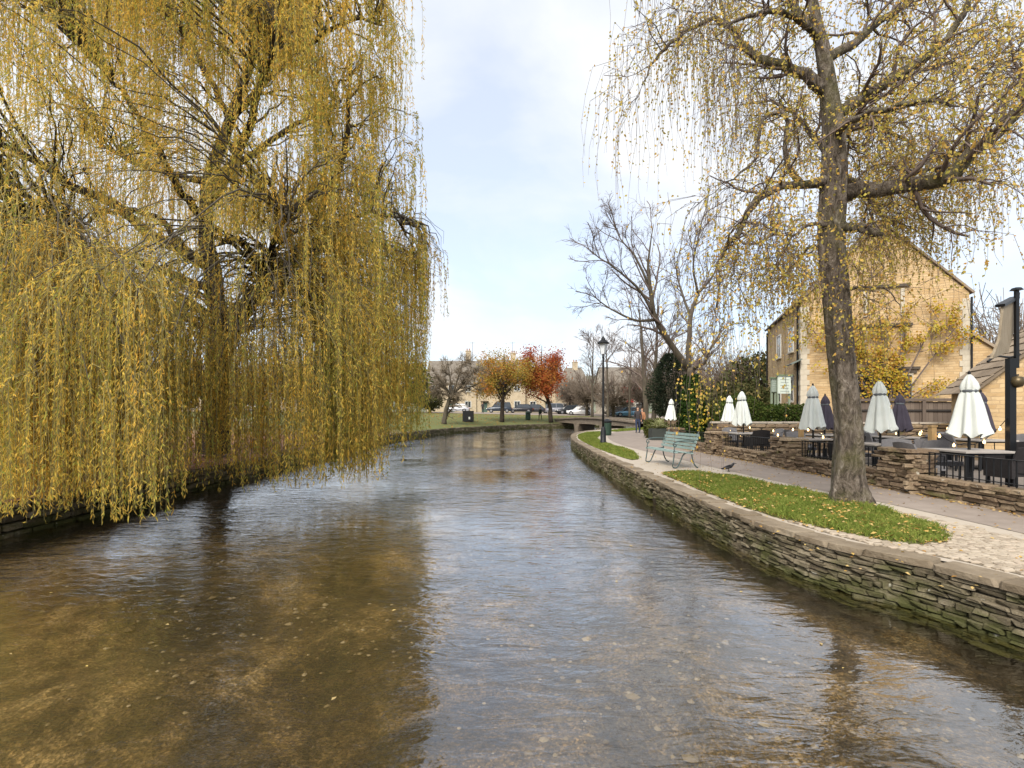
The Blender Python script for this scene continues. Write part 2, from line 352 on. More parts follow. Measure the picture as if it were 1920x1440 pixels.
# ------------------------------------------------------------------ river: bed and water
def build_river():
    xs = np.linspace(-12, 14, 160); ys = np.r_[np.linspace(-4, 14, 160), np.linspace(14.3, 70, 60)]
    X, Y = np.meshgrid(xs, ys); Z = np.full(X.shape, -.82)
    for k in range(14):
        a = rng.uniform(0, 6.28); fr = rng.uniform(.5, 4.5); Z += .05 / fr * np.sin(fr * (X * math.cos(a) + Y * math.sin(a)) + rng.uniform(0, 6))
    V = np.stack([X, Y, Z], -1).reshape(-1, 3); n = len(xs)
    Fa = (np.arange(len(ys) - 1)[:, None] * n + np.arange(n - 1)[None]).ravel(); Fa = np.stack([Fa, Fa + 1, Fa + n + 1, Fa + n], 1)
    m, nt, N, L, b = newmat('river_gravel')
    a = noise(N, L, .85, 9, .68, coord='World', dist=.5, sc3=(1, .8, 1)); ra = ramp(N, [(.013, .010, .006), (.038, .028, .015), (.098, .072, .038), (.20, .157, .095)], [.38, .47, .55, .66]); L(a, ra.inputs[0])
    v = N('ShaderNodeTexVoronoi'); v.inputs['Scale'].default_value = 34; ge = N('ShaderNodeNewGeometry'); L(ge.outputs['Position'], v.inputs['Vector'])
    rv = ramp(N, [(.45, .42, .36), (1.1, 1.05, .95), (1.7, 1.6, 1.4)]); sep = N('ShaderNodeSeparateColor'); L(v.outputs['Color'], sep.inputs[0]); L(sep.outputs[0], rv.inputs[0])
    c = mixc(N, L, .6, ra.outputs[0], rv.outputs[0], 'MULTIPLY')
    f2 = noise(N, L, 3.2, 8, .75, coord='World', dist=.4); r2 = ramp(N, [(.25, .23, .18), (1, 1, 1), (1.45, 1.4, 1.25)], [.38, .5, .64]); L(f2, r2.inputs[0])
    c = mixc(N, L, .9, c, r2.outputs[0], 'MULTIPLY')
    v2 = N('ShaderNodeTexVoronoi'); v2.inputs['Scale'].default_value = 62; L(ge.outputs['Position'], v2.inputs['Vector']); s2 = N('ShaderNodeSeparateColor'); L(v2.outputs['Color'], s2.inputs[0]); rs = ramp(N, [(.35, .33, .28), (.9, .88, .82), (2.2, 2.1, 1.9)], [.1, .6, 1]); L(s2.outputs[1], rs.inputs[0]); c = mixc(N, L, .75, c, rs.outputs[0], 'MULTIPLY')
    L(c, b.inputs['Base Color']); b.inputs['Roughness'].default_value = .9
    bump(N, L, mathn(N, L, 'ADD', mathn(N, L, 'MULTIPLY', v.outputs['Distance'], .3), noise(N, L, 9, 7, .75, coord='World')), b, .9, .05)
    structure('riverbed', MB().raw(V, Fa), m, True)
    r = np.random.default_rng(4); n = 6500; q = np.c_[r.uniform(-8, 4.6, n), 2.0 + 9 * r.random(n) ** 1.6]; k_ = np.sin(q[:, 0] * 1.3 + 1.1 * np.sin(q[:, 1] * .9)) + np.sin(q[:, 1] * 1.7 + .6 * q[:, 0]); q = q[k_ + r.normal(0, .6, n) > .1]; n = len(q)
    xi = np.clip(((q[:, 0] + 12) / 26 * 159).round().astype(int), 0, 159); yi = np.clip(((q[:, 1] + 4) / 18 * 159).round().astype(int), 0, 159); zz = Z[yi, xi]
    o8 = np.array([(1, 0, 0), (.5, .85, .1), (-.5, .8, 0), (-1, .1, 0), (-.45, -.85, 0), (.55, -.8, .05), (.1, .1, .55)]); sz = r.uniform(.008, .03, n) * (1 + .9 * (r.random(n) < .05)); a = r.uniform(0, 6.28, n)
    Vp = o8[None] * (sz[:, None, None] * r.uniform(.75, 1.25, (n, 7, 1))); c_, s_ = np.cos(a)[:, None], np.sin(a)[:, None]; Vp = np.stack([Vp[..., 0] * c_ - Vp[..., 1] * s_, Vp[..., 0] * s_ + Vp[..., 1] * c_, Vp[..., 2]], -1) + np.c_[q, zz + .002][:, None]
    f6 = np.array([[i, (i + 1) % 6, 6] for i in range(6)]); Fp = (np.arange(n)[:, None, None] * 7 + f6[None]).reshape(-1, 3)
    stuff(tag(MB().raw(Vp, Fp).build('pebbles', surf('pebble', [(.03, .024, .015), (.08, .06, .035), (.15, .12, .075), (.30, .26, .20)], 9, .9, .4, 40, 'World', .8), None, False), 'tan and grey pebbles lying on the shallow riverbed', 'pebbles'))
    n = 50; q = np.c_[r.uniform(-7.5, 3.2, n), 2.5 + 14 * r.random(n) ** 1.5]; q = q[q[:, 0] < np.interp(q[:, 1], RIGHT[40:150, 1], RIGHT[40:150, 0]) - .15]; n = len(q); a = r.uniform(0, 6.28, n); ls = r.uniform(.025, .055, n)
    mb = MB(); mb.leaves(np.c_[q, np.full(n, WZ + .005)], np.c_[np.cos(a), np.sin(a), np.zeros(n)], np.tile([0, 0, 1.], (n, 1)), ls, ls * .55)
    stuff(tag(mb.build('floating_leaves', leafmat('floating_leaf', [(.5, .36, .1), (.55, .42, .16), (.4, .3, .15)], None, .9, 1, .2)), 'yellow leaves floating on the river', 'leaves'))
    # below everything: a wide bed so that the sheet of water never shows void
    structure('deep_bed', MB().poly([(-300, -40, -1.3), (300, -40, -1.3), (300, 200, -1.3), (-300, 200, -1.3)]), m)
    m, nt, N, L, b = newmat('river_water'); nt.nodes.remove(b); out = nt.nodes['Material Output']
    ge = N('ShaderNodeNewGeometry')
    h1 = noise(N, L, 1.0, 3, .55, vec=ge.outputs['Position'], dist=.6, sc3=(2.2, 5.0, 1))
    h2 = noise(N, L, 1.0, 3, .6, vec=ge.outputs['Position'], dist=.8, sc3=(6.0, 14, 1))
    w = N('ShaderNodeTexWave'); w.wave_type = 'BANDS'; w.bands_direction = 'DIAGONAL'; w.inputs['Scale'].default_value = 1.1; w.inputs['Distortion'].default_value = 9; w.inputs['Detail'].default_value = 3; w.inputs['Detail Scale'].default_value = 1.4
    mp = N('ShaderNodeMapping'); mp.inputs['Scale'].default_value = (.8, 1.6, 1); L(ge.outputs['Position'], mp.inputs[0]); L(mp.outputs[0], w.inputs[0])
    patch = noise(N, L, .35, 3, .5, vec=ge.outputs['Position'])
    pr_ = N('ShaderNodeMapRange'); pr_.inputs[1].default_value = .35; pr_.inputs[2].default_value = .65; pr_.inputs[3].default_value = .25; pr_.inputs[4].default_value = 1.25; L(patch, pr_.inputs[0])
    h = mathn(N, L, 'ADD', mathn(N, L, 'MULTIPLY', h1, 1.0), mathn(N, L, 'MULTIPLY', h2, .30))
    h = mathn(N, L, 'ADD', h, mathn(N, L, 'MULTIPLY', w.outputs['Fac'], .10))
    h = mathn(N, L, 'MULTIPLY', h, pr_.outputs[0])
    bp = N('ShaderNodeBump'); bp.inputs['Strength'].default_value = 1.0; bp.inputs['Distance'].default_value = .024; L(h, bp.inputs['Height'])
    lw = N('ShaderNodeLayerWeight'); lw.inputs['Blend'].default_value = .5; L(bp.outputs[0], lw.inputs['Normal'])
    fr = mathn(N, L, 'MULTIPLY_ADD', mathn(N, L, 'POWER', lw.outputs['Facing'], 3.2), .90); fr.node.inputs[2].default_value = .10
    gl = N('ShaderNodeBsdfGlossy'); gl.inputs['Roughness'].default_value = .0; gl.inputs[0].default_value = (1, 1, 1, 1); L(bp.outputs[0], gl.inputs['Normal'])
    tr = N('ShaderNodeBsdfTransparent'); tr.inputs[0].default_value = (.93, .88, .75, 1)
    mx = N('ShaderNodeMixShader'); L(fr, mx.inputs[0]); L(tr.outputs[0], mx.inputs[1]); L(gl.outputs[0], mx.inputs[2]); L(mx.outputs[0], out.inputs[0])
    structure('water', MB().poly([(-11, -13, WZ), (14, -13, WZ), (14, 30, WZ), (62, 58, WZ), (62, 95, WZ), (-11, 80, WZ)]), m)
build_river()

# ------------------------------------------------------------------ stone walls
def stone_variants(n, seed, bev=.16, jit=.10):
    r = random.Random(seed); out = []
    for i in range(n):
        bm = bmesh.new(); bmesh.ops.create_cube(bm, size=1)
        for v in bm.verts: v.co += Vector((r.uniform(-jit, jit), r.uniform(-jit, jit), r.uniform(-jit, jit)))
        bmesh.ops.bevel(bm, geom=bm.edges[:], offset=bev, segments=1, affect='EDGES', clamp_overlap=True)
        me = bpy.data.meshes.new('stone'); bm.to_mesh(me); bm.free(); me.polygons.foreach_set('use_smooth', [False] * len(me.polygons)); out.append(me)
    return out
def place_pieces(name, parent, recs, variants, mat, limit=300, centre=(0, 0), restname=None):
    """recs: (x,y,z,lx,ly,lz,rz); the ones nearest the camera as parts, the rest joined"""
    for me in variants:
        if not me.materials: me.materials.append(mat)
    recs = sorted(recs, key=lambda q: (q[0] - centre[0]) ** 2 + (q[1] - centre[1]) ** 2)
    k = len(variants)
    for i, q in enumerate(recs[:limit]):
        o = bpy.data.objects.new(name, variants[i % k]); col.objects.link(o); o.parent = parent
        o.location = q[:3]; o.scale = q[3:6]; o.rotation_euler[2] = q[6]
    rest = recs[limit:]
    if rest:
        mb = MB(); VV = [np.array([v.co[:] for v in me.vertices]) for me in variants]; FF = [[list(p.vertices) for p in me.polygons] for me in variants]
        for i, q in enumerate(rest):
            V = VV[i % k] * np.array(q[3:6]); ca, sa = math.cos(q[6]), math.sin(q[6]); V = V @ np.array([[ca, sa, 0], [-sa, ca, 0], [0, 0, 1]]) + np.array(q[:3])
            n0 = mb.n; mb.v.append(V); mb.n += len(V)
            for f in FF[i % k]: mb.l.append(np.array(f) + n0); mb.t.append(np.array([len(f)])); mb.mi.append(np.array([0]))
        stuff(mb.build(restname or name + '_courses', mat, parent))
def course_recs(P, z0, z1, side, hmin, hmax, lmin, lmax, depth, r, skip=None):
    """stones in courses along polyline P (x,y); side=+1: face to the left of travel"""
    d = np.r_[0, np.cumsum(np.linalg.norm(np.diff(P, axis=0), axis=1))]; recs = []; z = z0
    T = unit(np.gradient(P, axis=0))
    while z < z1 - .02:
        h = min(r.uniform(hmin, hmax), z1 - z); 
        if z1 - z - h < hmin * .6: h = z1 - z
        s = -r.uniform(0, lmax)
        while s < d[-1]:
            l = r.uniform(lmin, lmax) * (1.0 + .5 * (r.random() < .15)); c = s + l / 2
            if 0 < c < d[-1] and not (skip and skip(c, z + h / 2, d)):
                x = np.interp(c, d, P[:, 0]); y = np.interp(c, d, P[:, 1]); tx = np.interp(c, d, T[:, 0]); ty = np.interp(c, d, T[:, 1])
                o = r.uniform(-.018, .02); hh = h * r.uniform(.86, 1.0)
                recs.append((x - ty * o * side, y + tx * o * side, z + h / 2 + r.uniform(-.006, .006), l * .965, depth, hh * .95, math.atan2(ty, tx) + r.uniform(-.025, .025)))
            s += l
        z += h
    return recs
def ribbon(P, off0, off1, z0, z1):
    """solid band following P between two lateral offsets (left of travel positive)"""
    T = unit(np.gradient(P, axis=0)); Nn = np.stack([-T[:, 1], T[:, 0]], 1); A = P + Nn * off0; B = P + Nn * off1; n = len(P)
    V = np.concatenate([np.c_[A, np.full(n, z0)], np.c_[B, np.full(n, z0)], np.c_[A, np.full(n, z1)], np.c_[B, np.full(n, z1)]])
    Fa = []
    for i in range(n - 1):
        a, b, c, d = i, n + i, 2 * n + i, 3 * n + i
        Fa += [[a, a + 1, c + 1, c], [b, d, d + 1, b + 1], [c, c + 1, d + 1, d], [a, b, b + 1, a + 1]]
    Fa += [[0, 2 * n, 3 * n, n], [n - 1, 2 * n - 1, 4 * n - 1, 3 * n - 1]]
    return MB().raw(V, Fa)
def build_river_wall():
    r = random.Random(3)
    P = RIGHT[(RIGHT[:, 1] > -5) & (RIGHT[:, 1] < 47)]
    root = thing('river_wall', 'long mossy dry stone retaining wall along the right river bank', 'wall')
    # travel is away from the camera, water lies to the left
    ribbon(P, -.30, -.07, -1.2, -.055).build('wall_core', MAT['mortar'], root)
    def skip(s, z, d):
        y = np.interp(s, d, P[:, 1]); return 10.9 < y < 11.22 and z < -.13      # the drain opening
    recs = course_recs(P, -.62, -.06, 1, .032, .075, .07, .24, .15, r, skip)
    recs = [(q[0] + .055, q[1]) + q[2:] if False else q for q in recs]
    T = unit(np.gradient(P, axis=0))
    fix = []
    for q in recs:
        i = np.argmin((P[:, 0] - q[0]) ** 2 + (P[:, 1] - q[1]) ** 2); nx, ny = -T[i, 1], T[i, 0]
        fix.append((q[0] - nx * .07, q[1] - ny * .07) + q[2:])
    place_pieces('stone', root, fix, stone_variants(9, 1, .10, .17), MAT['river_stone'], 298, (2, 3), 'stone_courses')
    # coping slabs
    d = np.r_[0, np.cumsum(np.linalg.norm(np.diff(P, axis=0), axis=1))]; s = 0; crecs = []
    while s < d[-1]:
        l = r.uniform(.22, .6); c = s + l / 2
        x = np.interp(c, d, P[:, 0]); y = np.interp(c, d, P[:, 1]); tx = np.interp(c, d, T[:, 0]); ty = np.interp(c, d, T[:, 1]); w = r.uniform(.27, .36)
        crecs.append((x + ty * (w / 2 - .03), y - tx * (w / 2 - .03), -.024 + r.uniform(-.009, .009), l * .975, w, .075, math.atan2(ty, tx) + r.uniform(-.012, .012))); s += l
    place_pieces('coping_stone', root, crecs, stone_variants(6, 9, .06, .06), MAT['coping'], 200, (2, 3), 'coping_run')
build_river_wall()
def build_left_wall():
    P = LEFT[(LEFT[:, 1] > -3) & (LEFT[:, 0] < 16)]; r = random.Random(8)
    root = thing('left_bank_wall', 'low dark stone wall edging the left river bank under the willow', 'wall')
    ribbon(P, .06, .32, -1.2, -.03).build('wall_core', MAT['mortar'], root)
    recs = course_recs(P, -.62, .0, -1, .08, .14, .2, .5, .18, r)
    vis = [q for q in recs if q[1] > 5]
    place_pieces('stone', root, vis, stone_variants(5, 4), MAT['river_stone'], 120, (-6, 34), 'stone_courses')
build_left_wall()

# cobbled setts in the near right corner
LAWN = resample([(3.50, 12.0), (3.50, 9.2), (3.62, 7.2), (3.98, 6.05), (4.28, 5.6), (4.75, 5.68), (5.25, 6.25), (5.42, 7.2), (5.42, 8.6), (5.12, 10.2), (4.72, 11.6), (4.1, 12.2), (3.5, 12.0)], .18)[:-1]
LAWN = LAWN + rng.normal(0, .022, LAWN.shape)
def inside(poly, x, y):
    x = np.asarray(x, float); y = np.asarray(y, float); c = np.zeros(x.shape, bool); n = len(poly)
    for i in range(n):
        x0, y0 = poly[i]; x1, y1 = poly[(i + 1) % n]
        if y0 == y1: continue
        k = ((y0 > y) != (y1 > y)) & (x < (x1 - x0) * (y - y0) / (y1 - y0) + x0); c ^= k
    return c
def build_setts():
    r = random.Random(5); root = thing('sett_paving', 'cobbled patch of pale irregular setts between lawn tip and river coping', 'paving')
    area = [(x + .42, y) for x, y in RIGHT if 2.2 < y < 7.0] + [(4.4, 6.3), (5.6, 7.6), (5.72, 6.9), (5.78, 6.0), (5.85, 2.2)]
    me = bpy.data.meshes.new('sett_bed'); bm = bmesh.new(); f = bm.faces.new([bm.verts.new((p[0], p[1], -.001)) for p in area]); f.normal_update()
    if f.normal.z < 0: f.normal_flip()
    bmesh.ops.triangulate(bm, faces=[f]); bm.to_mesh(me); bm.free(); obj('sett_bed', me, MAT['joint'], root)
    recs = []; y = 2.3; 
    while y < 7.5:
        w = r.uniform(.052, .068); x = 3.4 + r.uniform(0, .1)
        while x < 5.9:
            l = r.uniform(.07, .115); cx, cy = x + l / 2, y + w / 2 + .05 * math.sin(x * 2.1)
            if inside(area, np.array([cx]), np.array([cy]))[0] and not inside(LAWN, np.array([cx]), np.array([cy]))[0]:
                recs.append((cx, cy, -.004 + r.uniform(-.004, .004), l * .95, w * .94, .04, r.uniform(-.08, .08)))
            x += l
        y += w
    place_pieces('sett', root, recs, stone_variants(6, 2, .15, .08), MAT['sett'], 298, (5.2, 5.0), 'sett_field')
build_setts()

# ------------------------------------------------------------------ lawns, litter
def blades(poly, n, hmin, hmax, z, r, w=.006):
    P = np.array(poly); lo = P.min(0); hi = P.max(0); q = r.uniform(lo, hi, (n, 2)); q = q[inside(poly, q[:, 0], q[:, 1])]; th_ = .5 + .5 * np.sin(q[:, 0] * 2.7 + 1.5 * np.sin(q[:, 1] * 1.9)) * np.sin(q[:, 1] * 2.3 + 1); q = q[r.random(len(q)) < (.35 + .65 * th_) * np.clip((np.hypot(q[:, 0] - 5.45, q[:, 1] - 8.3) - .25) / .5, .08, 1)]; n = len(q)
    a = r.uniform(0, 6.28, n); h = r.uniform(hmin, hmax, n) * (.75 + .5 * (np.sin(q[:, 0] * 5.1 + 2 * np.sin(q[:, 1] * 3)) * .5 + .5)); q = q + r.normal(0, .03, q.shape); lean = r.normal(0, .55, (n, 2)) * h[:, None]
    B = np.c_[q, np.full(n, z)]; S = np.stack([np.cos(a), np.sin(a), np.zeros(n)], 1) * w * r.uniform(.7, 1.4, n)[:, None]
    M_ = B + np.c_[lean * .35, h * .6]; Tt = B + np.c_[lean, h]
    V = np.stack([B - S, B + S, M_ + S * .7, Tt, M_ - S * .7], 1)
    Fa = np.arange(n * 5).reshape(-1, 5)
    return MB().raw(V, Fa)
GRASS = leafmat('grass_blade', [(.08, .12, .02), (.15, .20, .04), (.23, .27, .06), (.36, .33, .12)], None, .45, 3.2, .35)
LITTER = leafmat('fallen_leaf', [(.20, .09, .025), (.38, .22, .06), (.50, .36, .12), (.42, .30, .16)], None, .9, 1, .15)
def lawn(name, poly, dens, z, label, hm=(.03, .075), w=.006):
    s = sheet(name, poly, z - .03, MAT['soil'], .03)
    A = np.array(poly); lo, hi = A.min(0), A.max(0); n = int(dens * np.prod(hi - lo)); r = np.random.default_rng(len(poly))
    g = blades(poly, n, hm[0], hm[1], z - .003, r, w).build('grass', GRASS); stuff(tag(g, label, 'grass')); return s
lawn('lawn', [tuple(p) for p in LAWN], 5200, .018, 'bright green grass strip round the foot of the birch')
LAWN2 = resample([(3.42, 18.2), (3.38, 22), (3.62, 27.6), (4.3, 32.5), (5.6, 36.6), (6.3, 36.2), (5.3, 31), (4.5, 27), (4.35, 22), (4.45, 19.5), (4.05, 16.4), (3.6, 15.4), (3.42, 18.2)], .4)[:-1]
lawn('lamp_lawn', [tuple(p) for p in LAWN2], 1500, .014, 'grass strip beside the river round the lamp post', (.03, .07), .012)
LAWN3 = [(6.9, 38.3), (9, 42.2), (11.5, 45), (13, 44.8), (10, 40.5), (7.6, 37.2)]
lawn('bridge_lawn', LAWN3, 500, .012, 'small patch of grass on the bend below the footbridge', (.04, .09), .02)
def build_litter():
    r = np.random.default_rng(11); mb = MB()
    def scatter(n, lo, hi, zf, size, poly=None):
        q = r.uniform(lo, hi, (n, 2))
        if poly is not None: q = q[inside(poly, q[:, 0], q[:, 1])]
        n = len(q); z = zf(q[:, 0], q[:, 1]); a = r.uniform(0, 6.28, n)
        D = np.stack([np.cos(a), np.sin(a), r.normal(0, .25, n)], 1); Nn = np.stack([r.normal(0, .3, n), r.normal(0, .3, n), np.ones(n)], 1)
        mb.leaves(np.c_[q, z], D, Nn, r.uniform(*size, n), r.uniform(*size, n) * .7)
    scatter(2000, (3.4, 5.4), (5.6, 12.3), lambda x, y: r.uniform(.03, .07, x.shape), (.035, .07), [tuple(p) for p in LAWN])
    scatter(700, (3.0, 4.0), (7.2, 18), lambda x, y: np.full(x.shape, .012), (.03, .055))
    scatter(500, (3.4, 15), (6, 30), lambda x, y: np.full(x.shape, .05), (.04, .07), [tuple(p) for p in LAWN2])
    n = 750; yy = r.uniform(4, 21, n); xx = gwx(yy) - .16 - np.abs(r.normal(0, .10, n)); a = r.uniform(0, 6.28, n)
    mb.leaves(np.c_[xx, yy, np.full(n, .014)], np.stack([np.cos(a), np.sin(a), r.normal(0, .3, n)], 1), np.c_[r.normal(0, .4, (n, 2)), np.ones(n)], r.uniform(.03, .06, n), r.uniform(.02, .045, n))
    k = r.integers(0, len(LAWN), 500); q = LAWN[k] + r.normal(0, .06, (500, 2)); a = r.uniform(0, 6.28, 500); mb.leaves(np.c_[q, np.full(500, .03)], np.stack([np.cos(a), np.sin(a), r.normal(0, .3, 500)], 1), np.c_[r.normal(0, .4, (500, 2)), np.ones(500)], r.uniform(.03, .06, 500), r.uniform(.02, .045, 500))
    stuff(tag(mb.build('fallen_leaves', LITTER), 'yellow and tan leaves fallen on the right bank lawns and paving', 'leaves'))
    mb = MB(); q = np.c_[r.uniform(-30, -8.1, 9000), r.uniform(8, 42, 9000)]; z = gz(q[:, 0], q[:, 1]) + .02; n = len(q); a = r.uniform(0, 6.28, n)
    mb.leaves(np.c_[q, z], np.stack([np.cos(a), np.sin(a), r.normal(0, .3, n)], 1), np.c_[r.normal(0, .3, (n, 2)), np.ones(n)], r.uniform(.06, .14, n), r.uniform(.03, .07, n))
    stuff(tag(mb.build('leaf_litter', leafmat('red_litter', [(.10, .035, .015), (.22, .08, .03), (.32, .17, .06)], None, .9)), 'reddish brown leaf litter under the willow on the left bank', 'leaves'))
    mb = MB(); q = np.c_[r.uniform(-14, 14, 2500), r.uniform(45, 76, 2500)]; q = q[(dist_left(q[:, 0], q[:, 1]) > .4)]
    T = LEFT; ok = np.array([y > np.interp(x, T[40:, 0], T[40:, 1]) for x, y in q]); q = q[ok]; n = len(q); a = r.uniform(0, 6.28, n)
    mb.leaves(np.c_[q, gz(q[:, 0], q[:, 1]) + .04], np.stack([np.cos(a), np.sin(a), r.normal(0, .3, n)], 1), np.c_[r.normal(0, .3, (n, 2)), np.ones(n)], r.uniform(.1, .2, n), r.uniform(.08, .14, n))
    stuff(tag(mb.build('autumn_litter', leafmat('orange_litter', [(.30, .08, .02), (.42, .2, .05), (.4, .28, .1)], None, .9)), 'orange leaves fallen under the maples on the far bank', 'leaves'))
build_litter()

# ------------------------------------------------------------------ trees
def shift(mb, base):
    b = np.asarray(base, float); mb.v = [v - b for v in mb.v]; return mb
def hang(S, D0, Ln, n, r, droop=1.5, wob=.08, down=(0, 0, -1.0)):
    """drooping strands: start S, first direction D0, length Ln"""
    m = len(S); P = np.zeros((m, n, 3)); P[:, 0] = S; step = (np.asarray(Ln) / (n - 1))[:, None]; d = unit(D0); dn = np.array(down)
    for k in range(1, n):
        w = np.clip(droop * k / (n - 1), 0, 1); w = w * w * (3 - 2 * w)
        q = unit(d * (1 - w) + dn * w + r.normal(0, wob, (m, 3))); P[:, k] = P[:, k - 1] + q * step
    return P
def along(P, t):
    """points and tangents on polylines P (S,n,3) at t (S,m) in 0..1"""
    S, n, _ = P.shape; u = np.clip(t, 0, .9999) * (n - 1); i = u.astype(int); f = (u - i)[..., None]; s = np.arange(S)[:, None]
    a = P[s, i]; b = P[s, i + 1]; return a + (b - a) * f, unit(b - a)
def grow(P0, R0, levels, r):
    """P0: list of limb polylines (n,3) with radii; levels: dicts k, ang, len, rr, n, up, wob, t0. Returns list of (P, R)"""
    outp = []; cur = [(np.asarray(p)[None], np.asarray(q)[None]) for p, q in zip(P0, R0)]
    for lv in levels:
        new = []
        for P, Rd in cur:
            S = len(P); k = lv['k']; 
            if isinstance(k, float): k = max(1, int(k * np.linalg.norm(P[0, -1] - P[0, 0])))
            t = np.sort(r.uniform(lv.get('t0', .3), 1, (S, k)), 1); pos, tan = along(P, t)
            n_ = P.shape[1]; rad = np.take_along_axis(Rd, np.clip((t * (n_ - 1)).astype(int), 0, n_ - 1), 1)
            pos = pos.reshape(-1, 3); tan = tan.reshape(-1, 3); rad = rad.ravel(); m = len(pos)
            side = r.normal(0, 1, (m, 3)); side = unit(side - tan * (side * tan).sum(1, keepdims=True))
            ang = np.radians(r.normal(lv['ang'], lv['ang'] * .25, m))[:, None]
            d = tan * np.cos(ang) + side * np.sin(ang); d[:, 2] += lv.get('up', 0); d = unit(d)
            plen = np.linalg.norm(np.diff(P, axis=1), axis=2).sum(1).repeat(k)
            ln = np.clip(plen * lv['len'], lv.get('lmin', 0), lv.get('lmax', 99)) * r.uniform(.6, 1.2, m) * (1 - .35 * t.ravel()); n = lv['n']
            Q = np.zeros((m, n, 3)); Q[:, 0] = pos; dd = d
            for j in range(1, n):
                dd = dd + r.normal(0, lv.get('wob', .15), (m, 3)); dd[:, 2] += lv.get('grav', 0); dd = unit(dd); Q[:, j] = Q[:, j - 1] + dd * (ln / (n - 1))[:, None]
            r0 = np.maximum(np.minimum(rad * lv['rr'], rad), lv.get('rmin', .004)); rr = r0[:, None] * np.linspace(1, lv.get('tip', .35), n)[None]
            new.append((Q, np.maximum(rr, lv.get('rmin', .003) * .8)))
        P = np.concatenate([a for a, _ in new]); Rr = np.concatenate([b for _, b in new]); outp.append((P, Rr)); cur = [(P, Rr)]
    return outp
def ringnoise(n, k, r, amp=.1):
    """uneven trunk outline"""
    a = np.arange(k) * 2 * math.pi / k; z = np.arange(n); J = np.ones((n, k))
    for q in range(9):
        f = r.integers(1, 7); ph = r.uniform(0, 6.28); zf = r.uniform(-.35, .35); J += amp / (1 + .35 * f) * np.sin(f * a[None] + ph + zf * z[:, None]) * .8
    return J + r.normal(0, amp * .12, (n, k))

